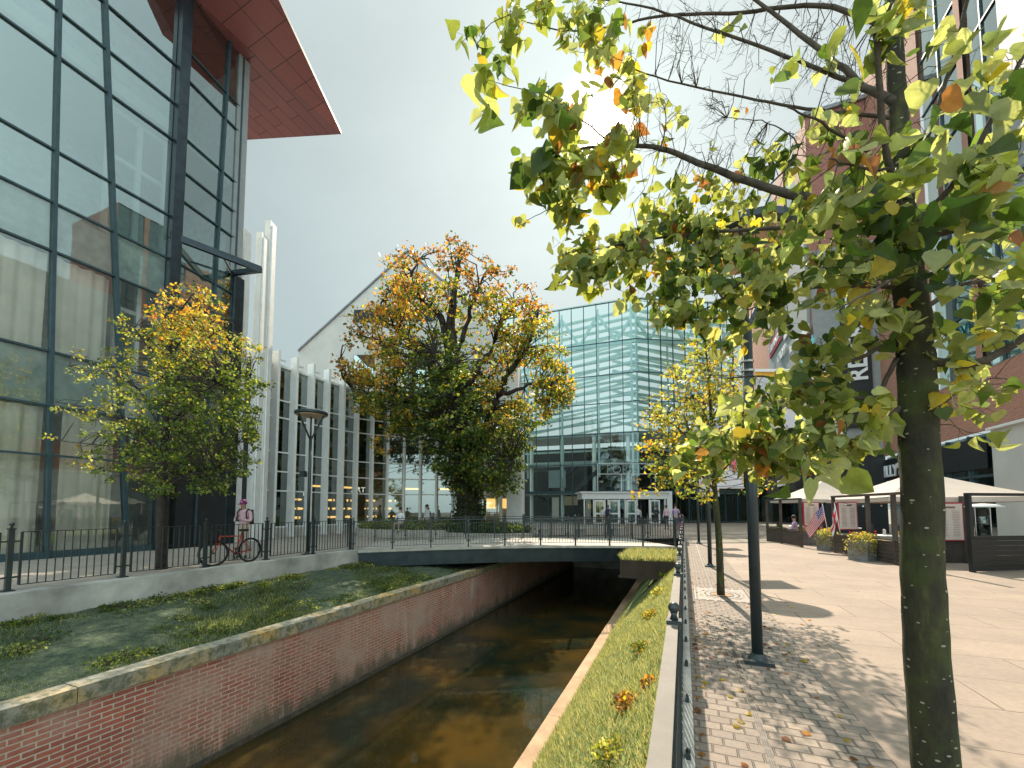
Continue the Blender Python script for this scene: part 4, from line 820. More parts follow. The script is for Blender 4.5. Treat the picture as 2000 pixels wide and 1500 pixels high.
# tree grate
def grate():
    t = thing('tree_grate', (.6, 8.45, 0), 'ornamental metal grate round the foot of the thin plaza tree', 'tree grate'); cx, cy = .60, 8.5
    b = MB(); rx, ry = .45, .62; b.quad((cx-rx, cy-ry, .010), (cx+rx, cy-ry, .010), (cx+rx, cy+ry, .010), (cx-rx, cy+ry, .010)); simple('grate_metal', (.24, .20, .165), .6); b.build('plate', 'grate_metal', t)
    b = MB()
    for r0, r1 in ((.16, .19), (.25, .275), (.33, .34)):
        for k in range(36):
            if r0 > .3 and k % 2: continue
            a0, a1 = 2*math.pi*k/36, 2*math.pi*(k+.6+(.4 if r0 != .25 else 0))/36; f = lambda r, a: (cx+r*math.cos(a)*1.05, cy+r*1.35*math.sin(a), .0135); b.quad(f(r0, a0), f(r1, a0), f(r1, a1), f(r0, a1))
    for sx in (-1, 1):
        for k in range(9): y = cy-ry+.05+k*.14; b.quad((cx+sx*.40, y, .0135), (cx+sx*.43, y, .0135), (cx+sx*.43, y+.09, .0135), (cx+sx*.40, y+.09, .0135))
        for k in range(6): x = cx-.36+k*.12; b.quad((x, cy+sx*.56, .0135), (x+.08, cy+sx*.56, .0135), (x+.08, cy+sx*.59, .0135), (x, cy+sx*.59, .0135))
    b.build('slots', 'black', t); b = MB(); n = 20; b.quad(*[(cx+.15*math.cos(2*math.pi*k/n), cy+.20*math.sin(2*math.pi*k/n), .0145) for k in range(n)]); b.build('soil_ring', 'coping_sun', t)
grate()
# ================================================================== TREES
def limb(b, pts, r0, r1, n=8, wob=.0, sub=4):
    pts = [V3(p) for p in pts]; out = []
    for i in range(len(pts)-1):
        a, c = pts[max(i-1, 0)], pts[min(i+2, len(pts)-1)]
        for k in range(sub):
            t = k/sub; p0, p1, p2, p3 = a, pts[i], pts[i+1], c
            q = .5*((2*p1)+(p2-p0)*t+(2*p0-5*p1+4*p2-p3)*t*t+(3*p1-p0-3*p2+p3)*t**3)
            if wob and (i or k): q = q+V3((rr.uniform(-wob, wob), rr.uniform(-wob, wob), rr.uniform(-wob, wob)))
            out.append(q)
    out.append(pts[-1]); N = len(out); rad = [r0+(r1-r0)*(i/(N-1))**.85 for i in range(N)]; b.tube(out, rad, n); return out, rad
def twig(b, a, c, r, n=4, sag=.1):
    a, c = V3(a), V3(c); L = (c-a).length; m1 = a+(c-a)*.35+V3((rr.uniform(-.1, .1), rr.uniform(-.1, .1), rr.uniform(-.02, .16)))*L; m2 = a+(c-a)*.7+V3((rr.uniform(-.1, .1), rr.uniform(-.1, .1), rr.uniform(-.06, .10)))*L
    b.tube([a, m1, m2, c], [r, r*.75, r*.5, r*.25], n, caps=False); return [a, m1, m2, c]
def crown(name, label, cat, base, trunk, tr, limbs, blobs, Zc, depth, per, lsize, hue_fn, bark, lmat='leaf', tm=T_SMALL, sub_r=.5, twr=.012, dz=0, ctr=None, mul=1.2, group=None, extra=None, wob=.0, nsub=None):
    """blobs: (photo x, y, radius, leaves, weights); real crown depth comes from each blob's own depth offset"""
    t = thing(name, base, label, cat, group); b = MB(); nodes = []
    tp, trd = limb(b, trunk, tr[0], tr[1], 12, wob); nodes += list(zip(tp[len(tp)//3:], trd[len(tp)//3:])); b.build('trunk', bark, t, True)
    for L, r0, r1 in limbs:
        b = MB(); lp, lr = limb(b, L, r0, r1, 7, wob); nodes += list(zip(lp, lr)); b.build('branch', bark, t, True)
    NP = np.array([list(n[0]) for n in nodes]); tw = MB(); P = []; W_ = []; 
    for (px, py_, r, cnt, w) in blobs:
        cnt = int(cnt*mul); rm = r/F*Zc; c = np.array(PD(px, py_, Zc)); ns = max(3, int(cnt/per))
        for k in range(ns):
            o = rdir(1)[0]*(rng.random()**.38)*rm; o = np.array([o[0], o[1]*depth, o[2]]); q_ = 1 if not ctr else max(.12, 1-((px-ctr[0])/ctr[2])**2-((py_-ctr[1])/ctr[3])**2)**.5; c = np.array(PD(px, py_, Zc+rng.uniform(-1, 1)*dz*q_)); sc = c+o
            d = np.linalg.norm(NP-sc, axis=1)+ .5*np.maximum(0, NP[:, 2]-sc[2]); a = V3(NP[d.argmin()]); path = twig(tw, a, V3(sc), twr*min(1.6, .5+d.min()/1.5))
            m = max(2, int(cnt/ns*rng.uniform(.5, 1.5))); g = rdir(m)*(rng.random((m, 1))**.5)*sub_r*np.array([1, 1, .62]); P.append(sc+g)
            h = hues(m, w(px, py_) if callable(w) else w); W_.append(h)
    tw.build('twigs', bark, t); P = np.concatenate(P); N = len(P); col = np.concatenate(W_)
    if extra: P2, c2 = extra(); P = np.concatenate([P, P2]); col = np.concatenate([col, c2]); N = len(P)
    ax = rdir(N)+np.array([0, 0, -.35]); nr = rdir(N)+np.array([0, 0, .5])
    leaves('foliage', P, lsize*rng.uniform(.6, 1.25, N), ax, nr, col, tm, lmat, t); return t
# --- old chestnut tree behind the bridge
Z1 = 22.3
def cz(pts, dz=0): return [PD(x, y, Z1+(d if len(pp) > 2 else 0)) for pp in pts for x, y, d in [(*pp, 0)[:3] if len(pp) == 2 else pp]]
OR = dict(orange=4, yellow=4, brown=2, green=1.5, lime=2); MX = dict(green=4, orange=2, yellow=3, dark=2, lime=2.5); GD = dict(dark=4, green=5, lime=2.5, yellow=.6); YG = dict(lime=4, yellow=4, green=3, orange=1.5, dark=1); SP = dict(brown=5, orange=3, dark=3, green=1)
chest = [(795, 520, 48, 330, SP), (770, 545, 40, 420, OR), (815, 560, 55, 900, OR), (880, 490, 42, 300, SP), (905, 530, 60, 650, SP), (950, 550, 45, 420, SP), (860, 600, 60, 1400, MX), (930, 610, 55, 900, MX),
 (1010, 570, 48, 260, SP), (1035, 610, 42, 460, OR), (980, 620, 40, 500, YG), (1040, 660, 48, 1100, YG), (1075, 720, 42, 1100, YG), (1090, 765, 32, 800, YG), (1060, 780, 40, 900, MX), (1000, 690, 50, 1000, MX),
 (770, 620, 50, 900, OR), (730, 640, 45, 700, OR), (700, 660, 28, 240, SP), (790, 680, 50, 1300, MX), (740, 720, 50, 1200, OR), (690, 730, 36, 500, OR), (675, 720, 22, 110, SP), (720, 780, 42, 1000, MX), (770, 770, 55, 1500, GD), (830, 740, 60, 1700, GD), (870, 690, 60, 1500, GD),
 (900, 770, 65, 2000, GD), (950, 730, 50, 1000, MX), (820, 810, 50, 1500, GD), (780, 830, 35, 600, MX), (760, 860, 30, 160, OR), (870, 840, 55, 1900, GD), (930, 850, 55, 1900, GD), (980, 800, 50, 1300, YG), (1030, 830, 42, 600, GD), (990, 870, 48, 1200, GD), (960, 920, 45, 1300, GD), (1000, 930, 32, 500, dict(dark=5, green=2)), (900, 920, 40, 1300, GD), (860, 900, 30, 500, GD)]
base = PZ(915, 1046); Z1 = (base-EYE).dot(_f)
def ivy():
    n = 3800; pts = [V3(PD(x, y, Z1)) for x, y in ((918, 1040), (916, 985), (908, 900), (900, 800), (890, 720))]; P = []
    for _ in range(n):
        i = rr.randrange(4); q = pts[i]+(pts[i+1]-pts[i])*rr.random(); a = rr.uniform(0, 6.28); rad = rr.uniform(.45, .95)*(1.05-.1*i); P.append((q.x+rad*math.cos(a), q.y+rad*math.sin(a), q.z+rr.uniform(-.1, .1)))
    return np.array(P), hues(n, dict(dark=6, green=4, lime=.6))
D = lambda x, y, d=0: PD(x, y, Z1+d)
crown('chestnut_tree', 'big old chestnut tree turning orange and brown, behind the foot bridge', 'tree', tuple(base), [base-ZV*.1, D(914, 985), D(905, 890), D(898, 800), D(885, 700), D(880, 620), D(893, 540), D(898, 490)], (.80, .06),
 [([D(905, 880), D(880, 800), D(855, 745), D(830, 700), D(780, 688), D(735, 668), D(705, 655)], .34, .03), ([D(885, 720), D(860, 620), D(825, 590), D(795, 560), D(805, 530), D(820, 505)], .24, .03),
  ([D(915, 910), D(950, 840), D(975, 770), D(990, 730), D(1025, 690), D(1045, 640), D(1050, 600)], .36, .04), ([D(975, 770), D(1000, 765), D(1040, 750), D(1080, 765)], .18, .03), ([D(898, 800), D(930, 720), D(955, 690), D(975, 640), D(1005, 590)], .26, .03),
  ([D(887, 700), D(915, 620), D(930, 570), D(950, 530)], .20, .03), ([D(895, 860, 1), D(840, 800, 1), D(780, 780, 1.5), D(700, 770, 2)], .22, .03), ([D(915, 960), D(950, 920), D(975, 910), D(1000, 900, -1)], .22, .04), ([D(898, 830, -1), D(880, 760, -2), D(850, 690, -3)], .2, .03), ([D(898, 830, 1), D(940, 760, 2.5), D(980, 700, 3)], .2, .03),
  ([D(830, 700), D(780, 650), D(740, 610), D(760, 570)], .12, .02), ([D(700, 770, 2), D(670, 740), D(665, 700)], .08, .02)],
 chest, Z1, 1.0, 26, .21, None, 'bark_dark', mul=.80, dz=3.8, ctr=(890, 740, 235, 300), twr=.028, extra=ivy, sub_r=.50, wob=.09)
# --- small tree behind the left railing
b0 = PZ(315, 1112); Z1 = (b0-EYE).dot(_f); A1 = dict(orange=4, yellow=4, lime=4, brown=1, green=1); A2 = dict(yellow=2.5, lime=5, green=3.5, orange=.8, pale=2); A3 = dict(green=6, dark=3, lime=3); A4 = dict(lime=3, pale=3, green=2, yellow=1)
lt = [(400, 570, 22, 60, A1), (385, 600, 35, 230, A1), (335, 590, 32, 190, A1), (345, 630, 48, 620, A1), (400, 640, 40, 360, A1), (420, 590, 22, 60, A2), (265, 640, 30, 110, A2), (290, 670, 42, 330, A2), (360, 690, 55, 620, A2), (430, 680, 48, 500, A2), (480, 690, 32, 160, A2), (300, 730, 52, 480, A2), (380, 750, 60, 750, A3), (450, 750, 52, 700, A3), (490, 750, 28, 240, A3),
 (230, 720, 40, 140, A4), (170, 710, 36, 90, A4), (145, 730, 20, 26, A4), (240, 770, 45, 260, A4), (160, 785, 34, 80, A4), (310, 800, 60, 700, A3), (400, 820, 62, 1100, A3), (470, 820, 42, 640, A3), (500, 855, 22, 130, A3), (210, 815, 40, 200, A4), (230, 860, 45, 200, A3), (140, 862, 38, 50, A4), (300, 870, 55, 650, A3), (390, 890, 60, 1100, A3), (450, 890, 42, 650, A3), (240, 905, 45, 240, A3), (160, 905, 30, 50, A4), (330, 930, 48, 400, A3), (410, 940, 34, 260, A3), (280, 940, 22, 90, A2), (440, 955, 18, 30, A3), (500, 900, 14, 20, A3)]
crown('young_tree', 'young tree with orange top and green skirt, behind the left railing', 'tree', tuple(b0), [b0, D(316, 1000), D(320, 900), D(326, 780), D(332, 680), D(345, 620), D(385, 565)], (.135, .012),
 [([D(318, 950), D(270, 880, .2), D(200, 870, .4), D(120, 862, .4)], .045, .006), ([D(320, 900), D(260, 830, -.3), D(190, 800, -.3), D(110, 785, 0)], .04, .006), ([D(322, 860), D(270, 760), D(200, 730, .3), D(135, 715, .5)], .04, .006), ([D(320, 930), D(380, 880, .2), D(450, 870), D(500, 850, .3)], .045, .006),
  ([D(322, 840), D(380, 780, -.4), D(440, 740, -.6), D(490, 730)], .04, .006), ([D(326, 780), D(370, 700, .3), D(420, 650), D(460, 640)], .035, .005), ([D(328, 740), D(290, 680, .4), D(262, 640)], .03, .005), ([D(318, 960), D(360, 930, -.6), D(420, 920, -1.2)], .04, .006), ([D(318, 960), D(290, 920, .6), D(260, 905, 1.2)], .04, .006), ([D(330, 700), D(370, 640), D(405, 575)], .03, .005), ([D(322, 880, .1), D(350, 820, .8), D(380, 790, 1.4)], .04, .006)],
 lt, Z1, 1.0, 15, .085, None, 'bark_dark', dz=1.9, ctr=(320, 790, 240, 260), twr=.009, sub_r=.17)
# --- thin tree in the grate
b0 = PZ(1408, 1163); Z1 = (b0-EYE).dot(_f); Y1 = dict(yellow=5, lime=6, pale=3, green=1.5, orange=.6); Y2 = dict(lime=4, green=4, dark=1.5, yellow=2, orange=.4)
ct = [(1375, 665, 28, 90, Y1), (1360, 700, 40, 200, Y1), (1410, 710, 42, 190, Y1), (1330, 740, 38, 190, Y1), (1390, 760, 45, 260, Y1), (1440, 760, 36, 130, Y1), (1300, 790, 36, 170, Y1), (1350, 800, 45, 280, Y1), (1410, 810, 45, 260, Y2), (1265, 825, 26, 90, Y1), (1300, 845, 40, 240, Y1), (1360, 850, 45, 300, Y2), (1420, 860, 42, 250, Y2), (1260, 870, 24, 60, Y1), (1300, 895, 40, 230, Y2), (1350, 900, 45, 280, Y2), (1400, 905, 40, 220, Y2), (1310, 935, 28, 120, Y2), (1350, 945, 30, 130, Y2), (1250, 952, 22, 26, dict(orange=2, yellow=3, lime=2)), (1450, 900, 26, 110, Y2), (1375, 962, 16, 30, Y1), (1290, 960, 12, 12, Y1), (1500, 945, 20, 40, Y2), (1470, 955, 18, 30, Y2)]
crown('plaza_tree', 'thin young tree with pale yellow-green leaves standing in the plaza grate', 'tree', tuple(b0), [b0, D(1404, 1050), D(1398, 980), D(1392, 900), D(1388, 800), D(1382, 720), D(1376, 650)], (.068, .008),
 [([D(1397, 960), D(1360, 920, .1), D(1310, 900, .2), D(1255, 870, .2)], .025, .004), ([D(1394, 920), D(1350, 860), D(1300, 820), D(1265, 810, .2)], .022, .004), ([D(1395, 940), D(1430, 900, -.2), D(1460, 880)], .022, .004), ([D(1390, 840), D(1360, 780, .2), D(1320, 740, .3)], .018, .003), ([D(1389, 820), D(1420, 770), D(1450, 730)], .018, .003), ([D(1396, 950), D(1400, 900, .6), D(1420, 850, 1)], .02, .004), ([D(1396, 940), D(1370, 900, -.6), D(1350, 850, -1)], .02, .004), ([D(1397, 965), D(1340, 945), D(1290, 950), D(1245, 953)], .016, .003)],
 ct, Z1, 1.0, 9, .075, None, 'moss_bark', dz=.75, ctr=(1360, 830, 130, 190), twr=.006, sub_r=.14)
# --- more plaza trees far down the row are hidden; the big near tree
def near_tree():
    b0 = PD(1846, 1574, 2.2); b0.z = 0; t = thing('linden_tree', tuple(b0), 'nearest tree with mossy speckled trunk and large backlit leaves filling the upper right', 'tree')
    d = lambda x, y, z: PD(x, y, z); b = MB()
    tp, tr = limb(b, [b0-ZV*.02, d(1828, 1500, 2.2), d(1806, 1200, 2.23), d(1797, 900, 2.26), d(1789, 700, 2.28), d(1782, 600, 2.3), d(1765, 480, 2.33), d(1758, 400, 2.36)], .108, .062, 20, .004, 8); b.build('trunk', 'moss_bark', t, True)
    L = [([(1765, 480, 2.33), (1757, 300, 2.4), (1750, 150, 2.45), (1742, -60, 2.5), (1735, -300, 2.6)], .060, .03), ([(1760, 440, 2.36), (1640, 405, 2.5), (1500, 367, 2.7), (1380, 325, 2.85), (1290, 290, 3.0), (1200, 285, 3.1), (1100, 295, 3.2), (1010, 320, 3.3)], .034, .005),
     ([(1752, 200, 2.42), (1690, 170, 2.5), (1600, 95, 2.6), (1490, 10, 2.8), (1400, -60, 3)], .026, .006), ([(1760, 440, 2.36), (1640, 442, 2.5), (1400, 452, 2.8), (1250, 470, 3.0), (1110, 500, 3.2)], .018, .004), ([(1792, 700, 2.28), (1850, 708, 2.2), (1910, 708, 2.1), (2000, 660, 2.0), (2080, 590, 1.9)], .026, .014),
     ([(1780, 630, 2.3), (1750, 700, 2.3), (1715, 768, 2.35), (1664, 776, 2.4), (1568, 750, 2.5), (1490, 735, 2.6), (1420, 740, 2.7)], .016, .004), ([(1778, 640, 2.3), (1709, 684, 2.3), (1655, 708, 2.35), (1580, 735, 2.4), (1510, 800, 2.5), (1440, 850, 2.6)], .014, .004), ([(1792, 760, 2.28), (1754, 800, 2.3), (1700, 850, 2.3), (1640, 872, 2.35), (1520, 866, 2.45), (1430, 850, 2.6)], .020, .004),
     ([(1775, 450, 2.33), (1870, 350, 2.2), (1950, 210, 2.1), (2020, 60, 2.0)], .020, .008), ([(1765, 380, 2.36), (1825, 230, 2.3), (1870, 80, 2.2), (1910, -80, 2.1)], .014, .007), ([(1765, 440, 2.36), (1728, 280, 2.2), (1715, 120, 2.1), (1700, -60, 2.0)], .020, .010), ([(1775, 470, 2.3), (1880, 440, 2.2), (1960, 360, 2.0), (2060, 290, 1.9)], .020, .010), ([(1775, 480, 2.3), (1870, 420, 2.6), (1960, 370, 2.9), (2050, 300, 3.2)], .022, .010),
     ([(1690, 170, 2.5), (1560, 120, 2.6), (1400, 60, 2.8), (1250, 12, 3.0), (1100, -12, 3.1)], .014, .004), ([(1752, 230, 2.42), (1600, 215, 2.6), (1450, 190, 2.8), (1280, 150, 3.0), (1180, 110, 3.1)], .012, .003), ([(1745, 60, 2.47), (1600, 10, 2.7), (1450, 25, 2.9), (1300, 30, 3.1), (1200, 50, 3.2), (1110, 60, 3.2), (1010, 40, 3.3)], .016, .003), ([(1640, 405, 2.5), (1560, 450, 2.5), (1480, 520, 2.6), (1400, 590, 2.7), (1340, 620, 2.8)], .014, .003), ([(1770, 560, 2.3), (1690, 560, 2.4), (1600, 560, 2.5), (1500, 590, 2.6), (1420, 620, 2.7)], .014, .003),
     ([(1785, 620, 2.3), (1870, 560, 2.5), (1960, 540, 2.8), (2040, 520, 3)], .016, .006), ([(1700, 300, 2.4), (1620, 250, 2.0), (1540, 210, 1.8)], .010, .003), ([(1757, 330, 2.38), (1690, 330, 2.0), (1620, 310, 1.8)], .010, .003), ([(1775, 520, 2.3), (1720, 560, 1.9), (1640, 600, 1.7)], .010, .003), ([(1110, -12, 3.1), (1020, 20, 3.15), (960, 45, 3.2), (930, 90, 3.2)], .004, .002), ([(1200, 285, 3.1), (1130, 230, 3.05), (1070, 190, 3.0), (960, 160, 3.0)], .007, .002),
     ([(1290, 290, 3.0), (1300, 230, 3.0), (1280, 140, 3.05)], .006, .002), ([(1200, 285, 3.1), (1160, 360, 3.1), (1090, 400, 3.1), (1030, 430, 3.1)], .006, .002), ([(1500, 367, 2.7), (1560, 290, 2.7), (1500, 240, 2.75), (1420, 230, 2.8)], .006, .002), ([(1795, 850, 2.27), (1850, 780, 2.4), (1930, 740, 2.5), (1990, 745, 2.6)], .010, .003)]
    nodes = []; groups = []
    for pts, r0, r1 in L:
        b = MB(); lp, lr = limb(b, [d(*p) for p in pts], r0, r1, 9, .004, 6); nodes += [(p, len(groups)) for p in lp[2:]]; groups.append(b)
    NP = np.array([list(n[0]) for n in nodes]); GI = [n[1] for n in nodes]
    g1 = dict(lime=5, pale=8, green=3, yellow=1, orange=.2); g2 = dict(green=5, dark=4, lime=3, pale=2.5); g3 = dict(pale=5, lime=3, orange=.7, yellow=1.2, brown=1.5); g4 = dict(pale=8, lime=5, green=3.5, dark=1.2, yellow=.8, brown=.3)
    # photo x, y, rx, ry, near depth, far depth, leaves, leaf size m, hues
    Rg = [(965, 70, 60, 55, 3.0, 3.4, 40, .115, g1), (1010, 15, 60, 28, 3.0, 3.4, 22, .11, g1), (1150, 60, 60, 55, 2.9, 3.3, 70, .10, g1), (1130, 15, 70, 20, 3, 3.4, 24, .10, g1), (955, 195, 40, 38, 2.7, 3.0, 9, .19, g1), (1090, 210, 75, 50, 2.7, 3.2, 44, .13, g4), (1120, 255, 85, 60, 2.7, 3.3, 46, .13, g3), (1040, 330, 50, 36, 2.7, 3.0, 16, .17, g2), (1130, 330, 100, 65, 2.8, 3.2, 60, .135, g4), (1195, 240, 55, 60, 2.8, 3.2, 30, .125, g3), (1070, 300, 70, 60, 2.8, 3.2, 20, .13, g2), (1205, 300, 50, 60, 2.8, 3.2, 34, .13, g3), (1190, 170, 60, 45, 2.9, 3.2, 26, .12, g3), (1180, 400, 50, 26, 2.9, 3.2, 10, .12, g1),
     (1060, 420, 55, 22, 3.0, 3.2, 9, .09, g3), (1270, 130, 70, 70, 3, 3.3, 14, .09, g3), (1330, 250, 60, 50, 2.9, 3.2, 16, .09, g3), (1180, 485, 95, 60, 2.9, 3.3, 150, .10, g1), (1130, 520, 45, 42, 3.0, 3.3, 50, .11, g1), (1250, 520, 80, 55, 2.8, 3.3, 120, .10, g4), (1330, 470, 110, 70, 2.7, 3.3, 230, .10, g4), (1420, 400, 110, 50, 2.7, 3.2, 120, .095, g4), (1300, 400, 70, 45, 2.9, 3.2, 60, .09, g4), (1490, 315, 55, 25, 2.7, 3, 46, .10, g2), (1380, 560, 90, 70, 2.5, 3.0, 130, .11, g2), (1330, 620, 45, 36, 2.5, 2.9, 36, .11, g4), (1460, 510, 100, 60, 2.4, 3.0, 150, .10, g4),
     (1440, 640, 80, 45, 2.4, 2.9, 60, .11, g4), (1560, 560, 110, 70, 2.1, 2.8, 100, .105, g4), (1640, 470, 100, 60, 2.0, 2.7, 66, .12, g4), (1600, 400, 90, 40, 2.1, 2.8, 50, .12, g4), (1700, 330, 110, 70, 1.8, 2.4, 60, .14, g4), (1640, 250, 80, 50, 2.0, 2.6, 24, .12, g1), (1840, 290, 110, 90, 1.8, 2.5, 46, .15, g4), (1930, 150, 90, 80, 1.7, 2.4, 34, .15, g4), (1950, 300, 60, 70, 1.8, 2.6, 30, .13, g1), (1860, 430, 120, 55, 1.7, 2.4, 44, .15, g2), (1930, 520, 80, 60, 1.6, 2.4, 36, .15, g2), (1740, 450, 70, 60, 1.9, 2.3, 50, .14, g2), (1700, 560, 90, 60, 1.9, 2.4, 42, .13, g4),
     (1650, 640, 110, 50, 2.0, 2.6, 46, .12, g4), (1560, 700, 90, 50, 2.1, 2.7, 40, .11, g4), (1540, 800, 120, 60, 2.1, 2.7, 180, .10, g4), (1440, 840, 90, 45, 2.3, 2.8, 110, .10, g4), (1640, 790, 100, 50, 2.0, 2.6, 60, .11, g4), (1600, 870, 110, 36, 2.1, 2.5, 100, .11, g4), (1460, 890, 110, 36, 2.3, 2.7, 110, .10, dict(pale=4, lime=4, green=3, orange=2, brown=1)), (1370, 890, 60, 36, 2.4, 2.8, 36, .11, g4), (1600, 915, 55, 24, 1.9, 2.3, 9, .17, g1), (1720, 820, 60, 50, 2.1, 2.4, 24, .12, g4), (1880, 620, 90, 50, 2.0, 2.7, 46, .11, g1), (1960, 600, 60, 60, 2.0, 2.8, 40, .11, g1), (1900, 760, 90, 45, 2.1, 2.6, 40, .10, g1),
     (1870, 700, 70, 40, 2.1, 2.6, 16, .09, g1), (1920, 850, 40, 25, 2.0, 2.4, 4, .12, g1), (1650, 60, 60, 50, 1.7, 2.3, 9, .17, g1), (1590, 120, 60, 50, 2.2, 2.6, 8, .12, g1), (1440, 20, 40, 40, 2.4, 2.9, 5, .12, g1), (1730, 100, 50, 80, 1.9, 2.3, 12, .12, g1), (1480, 200, 70, 60, 2.5, 3, 8, .08, g3), (1400, 330, 50, 26, 2.8, 3.1, 24, .09, g3), (1850, 30, 100, 40, 1.8, 2.4, 20, .13, g1), (1980, 420, 50, 50, 1.7, 2.4, 20, .14, g4), (1560, 330, 50, 30, 2.4, 2.8, 14, .10, g1),
     (1760, -180, 170, 110, 2.2, 3.2, 110, .12, g1), (1560, -130, 120, 70, 2.5, 3.2, 50, .11, g1), (1950, -120, 100, 90, 1.9, 2.8, 60, .12, g1), (2090, 180, 70, 130, 1.8, 2.8, 60, .13, g4), (2090, 520, 60, 120, 1.9, 2.8, 50, .12, g4)]
    P, S, Cc, TW = [], [], [], []
    for (x, y, rx, ry, za, zb, cnt, ls, w) in Rg:
        cnt *= 1.15; ls *= .73 if x > 1300 else .88; ns = max(2, int(cnt/5.5))
        for _ in range(ns):
            while True:
                u, v = rr.uniform(-1, 1), rr.uniform(-1, 1)
                if u*u+v*v < 1: break
            c = d(x+u*rx, y+v*ry, rr.uniform(za, zb)); dd = np.linalg.norm(NP-np.array(c), axis=1); j = dd.argmin(); a = V3(NP[j]); path = twig(groups[GI[j]], a, c, .0022+.0016*min(1, dd[j]), 4)
            m = max(1, int(round(cnt/ns*rr.uniform(.6, 1.4))))
            for k in range(m):
                f = .35+.65*(k+1)/m; q = path[2]+(path[3]-path[2])*((f-.35)/.65) if f > .6 else path[1]+(path[2]-path[1])*f
                o = V3((rr.uniform(-1, 1), rr.uniform(-1, 1), rr.uniform(-1, .5)))*ls*.75; groups[GI[j]].tube([q, q+o*.6, q+o], [.0012, .001, .0008], 3, caps=False); P.append(tuple(q+o)); S.append(ls*rr.uniform(.6, 1.15)); Cc.append(w)
    # bare fine twigs in the sky, top middle
    for _ in range(230):
        x, y = rr.uniform(1230, 1760), rr.uniform(-10, 330); c = d(x, y, rr.uniform(2.5, 3.1)); dd = np.linalg.norm(NP-np.array(c), axis=1); j = dd.argmin(); path = twig(groups[GI[j]], V3(NP[j]), c, .0030, 4)
        for k in range(5): q = path[1]+(path[3]-path[1])*rr.random(); groups[GI[j]].tube([q, q+V3((rr.uniform(-.09, .05), rr.uniform(-.05, .05), rr.uniform(-.08, .08)))], [.0013, .0006], 3, caps=False)
    for g in groups: g.build('branch', 'moss_bark' if g is groups[0] else 'bark', t, True)
    K_ = [i for i, q in enumerate(P) if (V3(q)-EYE-V3((0, 0, .04))).normalized().angle(SD) > R(1.9)]; P = [P[i] for i in K_]; S = [S[i] for i in K_]; Cc = [Cc[i] for i in K_]   # a gap in the crown where the sun breaks through
    P = np.array(P); N = len(P); col = np.concatenate([hues(1, w) for w in Cc]); ax = rdir(N)*.75+np.array([0, 0, -.75]); nr = rdir(N)*1.0+np.array([.0, -.55, .35])
    leaves('foliage', P, np.array(S), ax, nr, col, T_BIG, 'leaf_near', t); print('near leaves', N)
near_tree()
